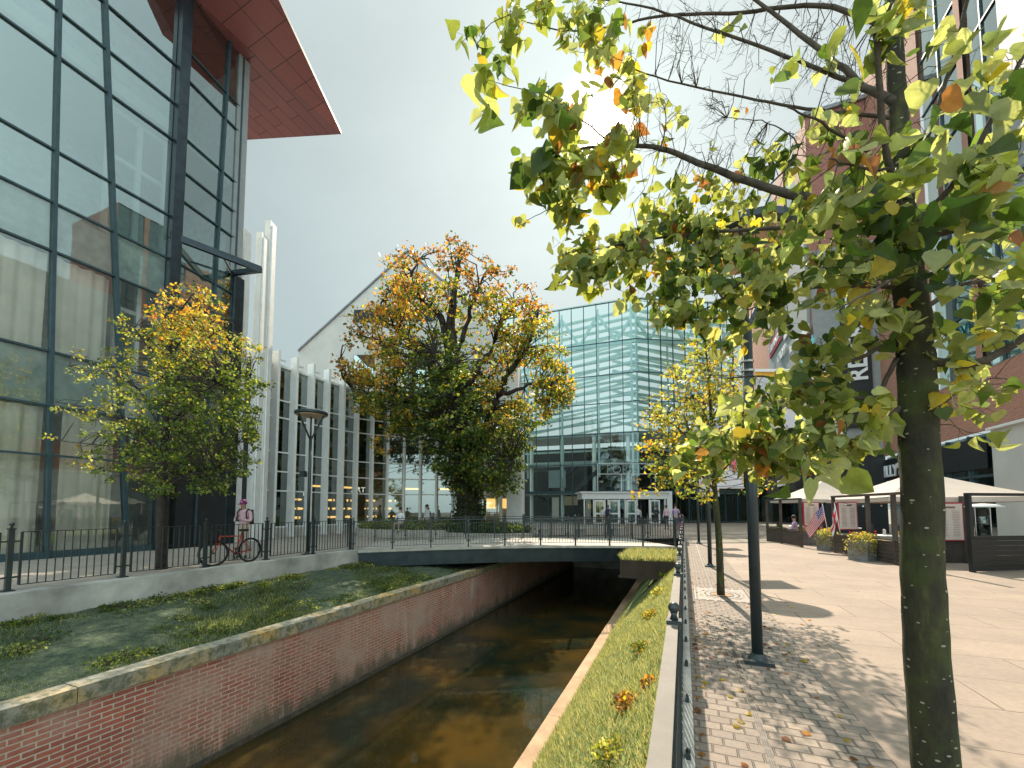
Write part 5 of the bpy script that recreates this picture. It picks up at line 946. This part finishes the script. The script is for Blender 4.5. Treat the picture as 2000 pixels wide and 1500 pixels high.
# ================================================================== PEOPLE
def person(px, py, label, top, legs, h=1.75, face=180, pose='stand', hair='hair_dark', shoes='black', cap=None, pack=False, loc=None, group=None, sleeve=None, look=0.0):
    p = loc if loc is not None else PZ(px, py); t = thing('person', tuple(p), label, 'person', group, R(face)); k = h/1.75
    J = {}; E = []; idx = {}
    def v(n, c, r, z): J[n] = (V3(c)*k, (r if hasattr(r, '__len__') else (r, r)), z); idx[n] = len(idx)
    def e(*ns):
        for a, b in zip(ns[:-1], ns[1:]): E.append((a, b))
    sit = pose == 'sit'; dzz = -.50 if sit else 0
    T = 'top'; 
    v('pelvis', (0, 0, .96+dzz), (.155, .115), 'legs'); v('waist', (0, 0, 1.10+dzz), (.145, .105), T); v('chest', (0, .01, 1.30+dzz), (.175, .115), T); v('neck0', (0, 0, 1.46+dzz), (.085, .075), T); v('neck', (0, .015, 1.52+dzz), .052, 'skin')
    hy = .05*look; v('head0', (0, .03+hy, 1.585+dzz), (.068, .075), 'skin'); v('head1', (0, .03+hy, 1.655+dzz), (.078, .095), 'skin'); v('head2', (0, .02+hy*1.2, 1.715+dzz), (.066, .08), 'hair')
    v('nose', (0, .125+hy, 1.635+dzz-.02*look), .012, 'skin'); e('pelvis', 'waist', 'chest', 'neck0', 'neck', 'head0', 'head1', 'head2'); e('head1', 'nose')
    for s in (-1, 1):
        n = 'L' if s < 0 else 'R'
        if pose in ('phone', 'sit'): el, wr, ha = (s*.235, .06, 1.13+dzz), (s*.09, .24, 1.17+dzz), (s*.045, .31, 1.19+dzz)
        elif pose == 'walk': el, wr, ha = (s*.23, -.05*s, 1.15), (s*.24, .10*s, .93), (s*.23, .15*s, .86)
        else: el, wr, ha = (s*.235, -.02, 1.15), (s*.25, .05, .92), (s*.245, .075, .84)
        v('sh'+n, (s*.175, 0, 1.42+dzz), .062, T); v('el'+n, el, .046, T); v('wr'+n, wr, .030, T); v('ha'+n, ha, (.034, .018), 'skin'); e('chest', 'sh'+n, 'el'+n, 'wr'+n, 'ha'+n)
        d = (V3(ha)-V3(wr)).normalized(); sd = V3((s, 0, 0)) if pose not in ('stand', 'walk') else V3((0, 1, 0))
        for q in range(4): v('f%d%s' % (q, n), V3(ha)+d*(.075-.008*abs(q-1.3))+sd*(.018*(q-1.5))+V3((-s*.012, 0, -.012)), .0085, 'skin'); e('ha'+n, 'f%d%s' % (q, n))
        v('th'+n, V3(ha)-d*.01+V3((-s*.035, .02, .012)), .010, 'skin'); e('ha'+n, 'th'+n)
        if sit: kn, an, to = (s*.12, .42, .47), (s*.13, .42, .09), (s*.14, .56, .04)
        elif pose == 'walk': kn, an, to = (s*.09, .10*s+.04, .52), (s*.09, .24*s-.02, .09), (s*.09, .24*s+.12, .04)
        else: kn, an, to = (s*.10, .02, .50), (s*.11, -.02, .09), (s*.12, .13, .035)
        v('hip'+n, (s*.095, .02 if sit else 0, .90+dzz), .088, 'legs'); v('kn'+n, kn, .062, 'legs'); v('an'+n, an, .045, 'legs'); v('to'+n, to, (.045, .035), 'shoes'); e('pelvis', 'hip'+n, 'kn'+n, 'an'+n, 'to'+n)
    me = bpy.data.meshes.new('tmp'); names = list(idx); me.from_pydata([tuple(J[n][0]) for n in names], [(idx[a], idx[b]) for a, b in E], []); o = bpy.data.objects.new('tmp', me); C.collection.objects.link(o)
    sk = o.modifiers.new('s', 'SKIN'); o.modifiers.new('u', 'SUBSURF').levels = 2 if h*F/max(3, (p-EYE).dot(_f)) > 80 else 1; sv = me.skin_vertices[0].data
    for i, n in enumerate(names): sv[i].radius = tuple(x*k for x in J[n][1]); sv[i].use_root = (n == 'pelvis')
    bpy.context.view_layer.update(); nm = bpy.data.meshes.new_from_object(o.evaluated_get(bpy.context.evaluated_depsgraph_get())); bpy.data.objects.remove(o); bpy.data.meshes.remove(me)
    zone = {'skin': 0, 'top': 1, 'legs': 2, 'shoes': 3, 'hair': 4}; nm.materials.clear()
    for m in ('skin', top, legs, shoes, hair): nm.materials.append(M[m])
    segs = []
    for a, b in E:
        za = J[b][2] if b != 'chest' else T; za = 'legs' if b.startswith('hip') or b == 'waist' and False else za
        segs.append((J[a][0], J[b][0], za, J[a][2]))
    for pg in nm.polygons:
        c = pg.center; best = 9; zz = 'top'
        for a, b, zb, za in segs:
            ab = b-a; u = max(0, min(1, (c-a).dot(ab)/max(1e-9, ab.dot(ab)))); dd = (c-(a+ab*u)).length
            if dd < best: best = dd; zz = zb if u > .5 else (za if za not in ('hair',) else zb)
        pg.material_index = zone[zz]; pg.use_smooth = True
    bo = bpy.data.objects.new('body', nm); nm.name = 'body'; C.collection.objects.link(bo); bo.parent = t
    def child(b, name, mat, sm=True): o = b.build(name, mat, None, sm); o.parent = t; return o
    hc = J['head1'][0]+V3((0, -.012, .035))*k
    b = MB(); n = 14
    prof = [(.098, -.045), (.104, -.01), (.100, .035), (.080, .075), (.045, .100), (.004, .108)]
    b.lathe(hc, [(r*k, z*k) for r, z in prof], n, sx=.90, sy=1.08); child(b, 'cap' if cap else 'hair', cap or hair)
    if cap: b = MB(); b.mesh([hc+V3(q)*k for q in ((-.07, .09, -.02), (.07, .09, -.02), (.06, .19, -.05), (-.06, .19, -.05), (-.07, .09, -.032), (.07, .09, -.032), (.06, .19, -.062), (-.06, .19, -.062))], [(0, 1, 2, 3), (7, 6, 5, 4), (0, 3, 7, 4), (1, 5, 6, 2), (2, 6, 7, 3)]); child(b, 'visor', cap, False); b = MB(); b.ball(hc+V3((0, .105, .02))*k, .02*k, n=8, k=6); child(b, 'emblem', 'sign_white')
    if pack:
        b = MB(); b.box(V3((0, -.20, 1.25))*k, (.30*k, .16*k, .46*k), taper=.85); child(b, 'backpack', 'black', False)
        for s in (-1, 1): b = MB(); b.tube([V3(q)*k for q in ((s*.12, -.13, 1.44), (s*.125, .02, 1.50), (s*.13, .135, 1.40), (s*.14, .12, 1.22), (s*.16, -.05, 1.10))], .020*k, 6); child(b, 'strap', 'black')
    if pose == 'phone': b = MB(); b.box(V3((0, .37, 1.20))*k, (.075, .012, .15)); child(b, 'phone', 'black', False)
    return t
simple('pink_top', (.60, .40, .46), .9, 0, .06); simple('beige_cloth', (.42, .33, .27), .9); simple('plum', (.22, .02, .14), .7); simple('navy', (.03, .035, .06), .9); simple('magenta_cloth', (.45, .12, .25), .9); simple('lilac', (.42, .32, .45), .9)
person(474, 1090, 'person in pale pink top and plum cap looking at a phone behind the bicycle', 'pink_top', 'beige_cloth', 1.79, 205, 'phone', cap='plum', pack=True, shoes='black', look=1.0)
pp = PD(782, 1020, 20.6); person(0, 0, 'person in a pale shirt sitting on the planter edge before the glass doors', 'white_fleece', 'beige_cloth', 1.7, 190, 'sit', loc=V3((pp.x, pp.y, .38)))
pp = PD(834, 1030, 24.5); person(0, 0, 'person in white standing near the glass doors left of the chestnut trunk', 'white_fleece', 'beige_cloth', 1.75, 160, 'walk', loc=V3((pp.x, pp.y, 0)))
for i, (px, Z, top, legs, lab, h, pose) in enumerate([(1188, 38, 'navy', 'black', 'person in dark clothes walking into the white entrance', 1.8, 'walk'), (1178, 38.5, 'white_fleece', 'beige_cloth', 'person in white right beside the dark-clothed one at the entrance', 1.65, 'walk'), (1247, 37, 'white_fleece', 'navy', 'person in a white shirt inside the open right door of the entrance', 1.7, 'stand'),
     (1282, 34, 'navy', 'black', 'person in a dark jacket at the right end of the entrance', 1.75, 'phone'), (1302, 31, 'pink_top', 'navy', 'person in a pink top beside the far end of the bridge railing', 1.75, 'stand'), (1320, 29, 'lilac', 'beige_cloth', 'tallest of the group by the far railing end, in lilac', 1.82, 'walk'), (1329, 23.5, 'navy', 'magenta_cloth', 'child in navy top and magenta skirt walking on the plaza near the fence end', 1.28, 'walk')]):
    q = PD(px, 1020, Z); person(0, 0, lab, top, legs, h, [10, 20, 170, 180, 150, 0, 10][i], pose, loc=V3((q.x, q.y, 0)))
# ================================================================== BICYCLE
def bicycle():
    f, r = PZ(417, 1107), PZ(487, 1098); X = V3((r.x-f.x, r.y-f.y, 0)).normalized(); f = V3((r.x, r.y, 0))-X*1.04; f.z = 0; r = V3((r.x, r.y, 0)); Z = ZV; Y = Z.cross(X)
    mid = (f+r)/2; t = thing('bicycle', tuple(mid), 'red bicycle with black tyres leaning behind the left railing', 'bicycle'); RW = .335
    def wheel(c, ax):
        b = MB(); b.ring(c, RW, .020, (ax, Z), 36, 8); w = b.build('wheel', 'tyre', t, True); b = MB(); b.ring(c, RW-.03, .010, (ax, Z), 32, 6); 
        for k in range(18): a = 2*math.pi*k/18; b.tube([c, c+(ax*math.cos(a)+Z*math.sin(a))*(RW-.03)], .0018, 3, caps=False)
        b.build('rim', 'tyre', w); b = MB(); yy = Z.cross(ax); b.tube([c-yy*.04, c+yy*.04], .02, 8); b.build('hub', 'black', w)
    sa = (X*.93-Y*.36).normalized(); fc, rc = f+Z*(RW+.02), r+Z*(RW+.02); wheel(fc, sa); wheel(rc, X)
    P = lambda x, z, y=0: fc+X*x+Z*(z-RW-.02)+Y*y
    bb, seat, head_t, head_b = P(.60, .29), P(.76, .80), P(.18, .82), P(.14, .66)
    b = MB()
    for a, c, rd in ((head_t, head_b, .022), (head_t+Z*-.03, seat-Z*.03, .016), (head_b, bb, .022), (bb, seat, .017)): b.tube([a, c], rd, 8)
    for s in (-1, 1): b.tube([bb+Y*.03*s, rc+Y*.06*s], .010, 6); b.tube([seat-Z*.06, rc+Y*.06*s], .009, 6)
    b.build('frame', 'red_paint', t, True)
    b = MB(); 
    for s in (-1, 1): b.tube([head_b+Y*.03*s, head_b-X*.04-Z*.06+Y*.05*s, fc+Y*.05*s], .013, 6)
    b.build('fork', 'red_paint', t, True)
    b = MB(); b.tube([head_t, head_t+Z*.13-X*.02], .014, 8); b.tube([head_t+Z*.13-X*.02-sa*.02-Z.cross(sa)*.30, head_t+Z*.15-X*.05, head_t+Z*.13-X*.02-sa*.02+Z.cross(sa)*.30], .012, 8); b.build('handlebar', 'black', t, True)
    b = MB(); b.tube([seat-Z*.02, seat+X*.04+Z*.14], .013, 8); b.build('seat_post', 'black', t, True)
    b = MB(); s0 = seat+X*.05+Z*.16; b.mesh([s0-X*.14+Y*.02, s0-X*.14-Y*.02, s0+X*.12-Y*.08, s0+X*.12+Y*.08, s0-X*.13+Y*.015-Z*.05, s0-X*.13-Y*.015-Z*.05, s0+X*.11-Y*.06-Z*.07, s0+X*.11+Y*.06-Z*.07], [(0, 1, 2, 3), (7, 6, 5, 4), (0, 4, 5, 1), (1, 5, 6, 2), (2, 6, 7, 3), (3, 7, 4, 0)]); b.build('saddle', 'black', t)
    b = MB(); b.tube([bb-Y*.06, bb+Y*.06], .03, 10); b.ring(bb+Y*.05, .085, .006, (X, Z), 20, 5); b.build('crank', 'black', t); 
    for s, a in ((1, -1.2), (-1, 1.9)):
        b = MB(); e = bb+Y*.07*s+(X*math.cos(a)+Z*math.sin(a))*.17; b.bar(bb+Y*.07*s, e, .015, .02); b.bar(e, e+Y*.09*s, .07, .02); b.build('pedal', 'black', t)
bicycle()
# ================================================================== HEDGE PLANTER BEHIND THE BRIDGE
def bed(name, cx, cy, rx, ry, hh, label, N, w, sz, rise):
    t = thing(name, (cx, cy, 0), label, 'planter'); b = MB(); n = 40
    for r0, r1, z in ((1.0, .93, hh),):
        o = [(cx+rx*math.cos(2*math.pi*k/n), cy+ry*math.sin(2*math.pi*k/n)) for k in range(n)]; i_ = [(cx+rx*.95*math.cos(2*math.pi*k/n), cy+ry*.9*math.sin(2*math.pi*k/n)) for k in range(n)]
        for k in range(n):
            l = (k+1) % n; b.quad((*o[k], 0), (*o[l], 0), (*o[l], hh), (*o[k], hh)); b.quad((*o[k], hh), (*o[l], hh), (*i_[l], hh), (*i_[k], hh)); b.quad((*i_[k], hh), (*i_[l], hh), (*i_[l], hh-.1), (*i_[k], hh-.1))
    b.build('rim_wall', 'pale_stone', t); b = MB(); b.quad(*[(x, y, hh-.08) for x, y in i_]); b.build('earth', 'soil', t)
    a = rng.random(N)*6.283; r_ = rng.random(N)**.5*.93; P = np.stack([cx+rx*r_*np.cos(a), cy+ry*r_*np.sin(a), hh-.05+rise*rng.random(N)*(1-.5*r_**3)], 1)
    leaves('foliage', P, sz*rng.uniform(.6, 1.3, N), rdir(N)+np.array([0, 0, .3]), rdir(N)+np.array([0, 0, .7]), hues(N, w), T_SMALL, 'leaf', t)
bed('hedge_bed', -14.6, 20.4, 3.6, 2.2, .42, 'curved stone planter full of pale green hedge, left of the chestnut trunk', 9000, dict(pale=5, lime=5, green=3), .11, .50)
bed('hedge_bed', -10.2, 20.6, 3.0, 1.7, .30, 'round planter of dark shrubs at the foot of the chestnut tree', 7000, dict(dark=5, green=5, lime=.7), .12, .55)
q = PZ(1120, 1050); b = MB()
t = thing('stone_bench', (q.x, q.y, 0), 'long low stone bench seen through the bars behind the bridge', 'bench')
b.box((q.x, q.y+1.5, .42), (5.2, .6, .10), (BN, BP, ZV)); b.build('seat', 'pale_stone', t); 
for s in (-2.1, 0, 2.1): b = MB(); b.box(V3((q.x, q.y+1.5, .185))+BN*s, (.5, .5, .37), (BN, BP, ZV)); b.build('support', 'concrete', t)
# railing that closes the canal beyond the bridge
t = thing('far_railing', (-4, 23, 0), 'dark railing curving along the far side of the bridge toward the plaza', 'railing')
pts = [V3(p) for p in ((-7.6, bridge_y(-7.6, 5.1), 0), (-5.6, bridge_y(-5.6, 5.1), 0), (-3.6, bridge_y(-3.6, 5.1), 0), (-1.8, bridge_y(-1.8, 5.1), 0), (-.5, 23.6, 0), (-.05, 22.0, 0), (-.03, 20.2, 0))]
fence_line(t, pts, 1.05, 1.12)
# ================================================================== TERRACE
simple('boards', (.060, .048, .040), .75, 0, .3, 4); simple('flower_red', (.6, .05, .03), .7)
def wallseg(name, p, q, hh, label, posts=(), top=None, mat='boards', th=.06):
    p, q = V3((p.x, p.y, 0)), V3((q.x, q.y, 0)); u = (q-p).normalized(); n = V3((u.y, -u.x, 0)); t = thing(name, tuple(p), label, 'fence'); L = (q-p).length; z = .03
    while z < hh-.02: b = MB(); b.box((p+q)/2+ZV*(z+.058), (L, th, .112), (u, n, ZV)); b.build('board', mat, t); z += .122
    b = MB(); b.box((p+q)/2+ZV*(hh+.02), (L, th+.06, .035), (u, n, ZV)); b.build('cap', mat, t)
    for s in posts: b = MB(); b.box(p+u*L*s+ZV*(top/2), (.09, .09, top), (u, n, ZV)); b.build('post', mat, t)
    if top: b = MB(); b.box((p+q)/2+ZV*(top+.035), (L+.1, .11, .07), (u, n, ZV)); b.build('beam', mat, t)
    return t
G = lambda x, y: PZ(x, y)
wallseg('terrace_fence', G(1500, 1057), G(1566, 1069), .66, 'dark slatted terrace fence, farthest section behind the flagged planters', (0, .45, 1), 1.9)
wallseg('terrace_fence', G(1632, 1080), G(1700, 1094), .62, 'brown slatted terrace fence between the two front planters', (0, 1), 1.92)
wallseg('terrace_fence', G(1700, 1094), G(1815, 1117), .66, 'dark slatted terrace fence just left of the big near trunk', (.5,), 1.92)
wallseg('terrace_fence', G(1900, 1118), G(2120, 1112), .80, 'black terrace fence right of the big near trunk below the heater', (0, 1), 1.86, 'black')
def menu(px0, py0, px1, py1, Z, label, legs=False):
    a, b_ = PD(px0, py1, Z), PD(px1, py0, Z); c = (a+b_)/2; w, h = (b_-a).dot(_r), b_.z-a.z; t = thing('menu_board', (c.x, c.y, 0), label, 'menu board', 'menu boards of the terrace')
    ax = (_r, V3((-_r.y, _r.x, 0)), ZV); Y = ax[1]
    b = MB(); b.box(c, (w+.07, .05, h+.07), ax); b.build('frame', 'red_frame', t); b = MB(); b.box(c-Y*.03, (w, .012, h), ax); b.build('sheet', 'paper', t)
    b = MB()
    for col in (-.24, .24):
        for k in range(16):
            zz = h*(.30-.046*k); b.box(c-Y*.038+_r*(w*col)+ZV*zz, (w*.34*rr.uniform(.6, 1), .003, .010), ax)
    b.box(c-Y*.038+ZV*h*.40, (w*.45, .003, .05), ax); b.build('print', 'ink', t)
    if legs: b = MB(); b.box(V3((c.x, c.y, (c.z-h/2)/2))+Y*.08, (w+.25, .06, c.z-h/2), ax); b.build('panel', 'boards', t); b = MB(); b.box(V3((c.x, c.y, .95))+_r*(w/2+.10)+Y*.04, (.10, .10, 1.9), ax); b.build('post', 'boards', t); b = MB(); o = V3((c.x, c.y, 0))+_r*(w/2+.15); b.bar(o+ZV*.9, o+ZV*.03-Y*.1+_r*.28, .05, .05); b.bar(o+ZV*.03-_r*.1, o+ZV*.03+_r*.32, .05, .05); b.build('brace', 'boards', t)
menu(1638, 982, 1672, 1033, 14.2, 'framed menu board on the terrace post left of the big near trunk')
menu(1828, 984, 1878, 1054, 11.9, 'largest framed menu board, directly right of the big near trunk', True)
menu(1570, 982, 1598, 1026, 17.2, 'framed menu board behind the striped flag')
def planter(px, by, w, h, rz, label, wl, red=8, trail=True):
    p = PZ(px, by); t = thing('flower_planter', tuple(p), label, 'planter', 'flower planters of the terrace', 0); a = R(rz); ax = (V3((math.cos(a), math.sin(a), 0)), V3((-math.sin(a), math.cos(a), 0)), ZV)
    b = MB(); b.box(p+ZV*h/2, (w*.88, w*.88, h), ax, taper=1.14); b.build('tub', 'zinc', t); b = MB(); b.box(p+ZV*(h-.01), (w*.93, w*.93, .03), ax); b.build('earth', 'soil', t)
    N = 700; g = rdir(N)*(rng.random((N, 1))**.5)*np.array([w*.62, w*.62, .24]); g[:, 2] = np.abs(g[:, 2])+h; P = g+np.array([p.x, p.y, 0])
    if trail:
        M2 = 420; s = rng.uniform(-.5, .5, M2); dn = rng.random(M2)**1.3; o = np.array([list(ax[0]*(-w*.52)+ax[1]*0)])*1.0; side = np.where(rng.random(M2)[:, None] < .6, np.array([list(-ax[1]*w*.56)])+s[:, None]*w*np.array([list(ax[0])]), np.array([list(-ax[0]*w*.56)])+s[:, None]*w*np.array([list(ax[1])]))
        P2 = side*(1+.1*rng.random((M2, 1)))+np.array([p.x, p.y, h])-np.array([0, 0, 1])*dn[:, None]*h*.85*(.4+.6*np.abs(np.sin(s*9)))[:, None]; P = np.concatenate([P, P2])
    N = len(P); leaves('foliage', P, .055*rng.uniform(.6, 1.3, N), rdir(N)+np.array([0, 0, .1]), rdir(N)+np.array([0, -.3, .5]), hues(N, wl), T_SMALL, 'leaf', t)
    for k in range(red): q = p+V3((rr.uniform(-.5, .5)*w, rr.uniform(-.5, .5)*w, h+rr.uniform(.14, .26))); b = MB(); b.ball(q, .028, n=7, k=5); b.build('flower', 'flower_red', t)
wl = dict(yellow=3, pale=4, lime=2, brown=1)
planter(1688, 1095, .60, .62, 40, 'large zinc planter with trailing yellow plants, nearest on the terrace edge', wl)
planter(1618, 1075, .56, .58, 40, 'zinc planter with a pale trailing plant below the red and white flag', dict(pale=5, yellow=2), 4)
planter(1580, 1064, .70, .55, 30, 'planter of dark foliage and red flowers below the striped flag', dict(dark=3, brown=2, green=3), 8, False)
planter(1520, 1057, .60, .50, 20, 'farthest zinc planter with a wispy grey plant', dict(dark=3, green=2, pale=1), 0)
def umbrella(cx, cy, w, ez, az, label, n=4, rz=0):
    t = thing('terrace_umbrella', (cx, cy, 0), label, 'umbrella', 'terrace umbrellas'); c = V3((cx, cy, 0)); a0 = R(45+rz)
    cor = [c+V3((math.cos(a0+k*math.pi/2), math.sin(a0+k*math.pi/2), 0))*w*.7071+ZV*ez for k in range(4)]; b = MB(); ap = c+ZV*az
    for k in range(4):
        p, q = cor[k], cor[(k+1) % 4]; m = (p+q)/2+(c+ZV*ez-(p+q)/2)*.03; N = 8; rows = []
        for i in range(N+1):
            s = i/N; r0, r1, rm = ap+(p-ap)*s, ap+(q-ap)*s, ap+(m-ap)*s; sag = -.10*math.sin(math.pi*s)*(az-ez)*.4; row = []
            for j in range(9):
                v_ = j/8; x = (r0*(1-v_)+r1*v_); x = x+ZV*(sag-.035*w*.2*math.sin(math.pi*v_)*s); row.append(x)
            rows.append(row)
        vs = [x for r_ in rows for x in r_]; b.mesh(vs, [(i*9+j, i*9+j+1, (i+1)*9+j+1, (i+1)*9+j) for i in range(N) for j in range(8)])
        lo = rows[-1]; b.mesh(lo+[x-ZV*.14 for x in lo], [(j, j+1, 10+j, 9+j) for j in range(8)])
    b.build('canopy', 'canvas', t, False); b = MB(); b.tube([c, c+ZV*(az-.03)], .035, 10); b.build('pole', 'wood_dark', t, True)
    for k in range(4): b = MB(); b.bar(ap-ZV*.08, cor[k]-ZV*.03, .02, .03); b.build('rib', 'wood_dark', t)
    b = MB(); b.box(c+ZV*.05, (.7, .7, .10)); b.build('base', 'concrete', t)
q = PD(1610, 975, 20.5); umbrella(q.x, q.y, 3.5, 1.98, 2.95, 'smaller beige square umbrella of the terrace, left', rz=12)
q = PD(1797, 975, 13.9); umbrella(q.x, q.y, 3.75, 1.90, 2.78, 'larger beige square umbrella of the terrace behind the big near trunk', rz=8)
def flag(px, by, pxt, ty, Z, label, kind):
    a, c = PD(px, by, Z), PD(pxt, ty, Z); t = thing('flag', tuple(a), label, 'flag'); b = MB(); d = (c-a).normalized(); b.tube([a, c], .012, 8); b.build('staff', 'white_metal', t, True); b = MB(); b.ball(c+ZV*.02, .022, n=8, k=6); b.build('knob', 'chrome', t)
    L, Wd = (1.05, .52) if kind == 'us' else (.75, .42); b = MB(); NX, NY = 26, 13; drop = (V3((-_r.x, -_r.y, 0))*.62-ZV*.78).normalized() if kind == 'us' else (-ZV*.97-_r*.22).normalized(); g = []
    Y = _f*1
    for j in range(NY+1):
        for i in range(NX+1):
            u, v_ = i/NX, j/NY; q = c-d*(.03+Wd*v_*1.0)+drop*(L*u*(1-.15*v_))+Y*(.05*math.sin(u*7+v_*2.5)*u)+ _r*(.035*math.sin(u*9+v_)*u); g.append(q)
    fs = []; ms = []
    for j in range(NY):
        for i in range(NX):
            fs.append((j*(NX+1)+i, j*(NX+1)+i+1, (j+1)*(NX+1)+i+1, (j+1)*(NX+1)+i))
            if kind == 'us': m = 2 if (i < 10 and j < 7) else (1 if j % 2 == 0 else 0); m = 0 if (i < 10 and j < 7 and i % 2 == 1 and j % 2 == 1) else m
            else: m = 1 if (4 <= j <= 7 or 8 <= i <= 12) else 0
            ms.append(m)
    b.mesh(g, fs); b.m = ms; b.build('cloth', ['flag_white', 'flag_red', 'flag_blue'], t, True)
flag(1617, 1040, 1606, 984, 15.2, 'striped red and white flag with blue corner on a short staff over the planters', 'us')
flag(1641, 1040, 1630, 984, 13.6, 'white flag with a red cross hanging beside the menu board post', 'cross')
# patio heater
p = PD(1922, 1062, 11.8); p.z = 0; t = thing('patio_heater', tuple(p), 'round patio heater with white top and glass cylinder behind the black terrace fence', 'patio heater')
b = MB(); b.lathe(p, [(.26, 0), (.26, .70), (.22, .74)], 20); b.build('base', 'chrome', t); b = MB(); b.lathe(p+ZV*.74, [(.17, 0), (.17, .80)], 18); b.build('glass_tube', 'glass_dark', t, True)
for k in range(4): a = k*math.pi/2+.4; b = MB(); q = p+V3((math.cos(a)*.2, math.sin(a)*.2, .72)); b.tube([q, q+ZV*.85], .012, 6); b.build('rod', 'chrome', t)
b = MB(); b.lathe(p+ZV*1.58, [(.45, 0), (.45, .03), (.25, .09), (.02, .11)], 24); b.build('top', 'white_metal', t, True)
# tables, chairs and guests on the terrace
def table(x, y, label):
    t = thing('cafe_table', (x, y, 0), label, 'table', 'terrace tables'); b = MB(); b.lathe((x, y, .72), [(.38, 0), (.40, .015), (.38, .03)], 24); b.build('tabletop', 'white_metal', t); b = MB(); b.tube([(x, y, .02), (x, y, .72)], .03, 8); b.lathe((x, y, 0), [(.22, 0), (.05, .03)], 16); b.build('leg', 'iron', t); return t
def chair(x, y, rz, label):
    t = thing('cafe_chair', (x, y, 0), label, 'chair', 'terrace chairs', R(rz)); 
    def ch(b, n, m): o = b.build(n, m, None); o.parent = t
    b = MB(); b.box((0, 0, .45), (.42, .42, .04)); ch(b, 'seat', 'wood_dark'); b = MB(); b.box((0, -.20, .72), (.40, .03, .34)); ch(b, 'backrest', 'wood_dark')
    for sx, sy in ((-1, -1), (1, -1), (-1, 1), (1, 1)): b = MB(); b.bar((sx*.18, sy*.18, 0), (sx*.18, sy*.18, .44 if sy > 0 else .88), .03, .03); ch(b, 'leg', 'iron')
for i, (px, Z, lab) in enumerate([(1745, 12.6, 'round pale table with jars behind the slatted fence'), (1560, 19.5, 'round table by the seated guest under the smaller umbrella'), (1660, 17.5, 'round table between the two umbrellas')]):
    q = PD(px, 1040, Z); table(q.x, q.y, lab)
    chair(q.x+.6, q.y+.3, 100, ['dark cafe chair beside the table with the jars, right side', 'dark cafe chair right of the table of the seated guest', 'dark cafe chair right of the table between the umbrellas'][i]); chair(q.x-.5, q.y+.5, -130, ['dark cafe chair behind the table with the jars', 'dark cafe chair behind the table of the seated guest', 'dark cafe chair behind the table between the umbrellas'][i])
q = PD(1745, 1040, 12.6)
for dx, hh, m, lab in ((-.25, .16, 'paper', 'taller pale jar standing on the round terrace table'), (.05, .12, 'yellow', 'small orange-topped jar on the round terrace table')): b = MB(); b.lathe((q.x+dx, q.y-.1, .75), [(.035, 0), (.04, .02), (.04, hh), (.02, hh+.02)], 12); tag(b.build('jar', m, loc=(q.x+dx, q.y-.1, .75)), lab, 'jar')
q = PD(1553, 1040, 18.8); person(0, 0, 'guest in lilac seated at a terrace table left of the striped flag', 'lilac', 'navy', 1.7, 60, 'sit', loc=V3((q.x, q.y, 0)))
# string of bulbs over the terrace
t = thing('light_string', (6, 14, 2), 'thin sagging string of small bulbs across the terrace beams', 'light string'); a, c = PD(1640, 980, 14.0), PD(1960, 986, 11.6); b = MB(); pts = [a+(c-a)*(i/24)-ZV*(.10*abs(math.sin(i*math.pi/6))) for i in range(25)]; b.tube(pts, .006, 4); b.build('cable', 'black', t)
for i in range(1, 24, 3): b = MB(); b.ball(pts[i]-ZV*.05, .028, n=8, k=6); b.build('bulb', 'sign_white', t)
# pale mall facade fabric above the far shops and fallen leaves on the cobbles
P = np.stack([.08+1.5*rng.random(160)**2.2, 1.6+rng.random(160)**1.5*9, np.full(160, .014)], 1)
o = leaves('fallen_leaves', P, .055*rng.uniform(.5, 1.2, 160), np.stack([rng.normal(size=160), rng.normal(size=160), np.zeros(160)], 1), rdir(160)*.25+np.array([0, 0, 1.]), hues(160, dict(brown=5, orange=3, yellow=3)), T_MID, 'leaf', None); tag(o, kind='stuff')
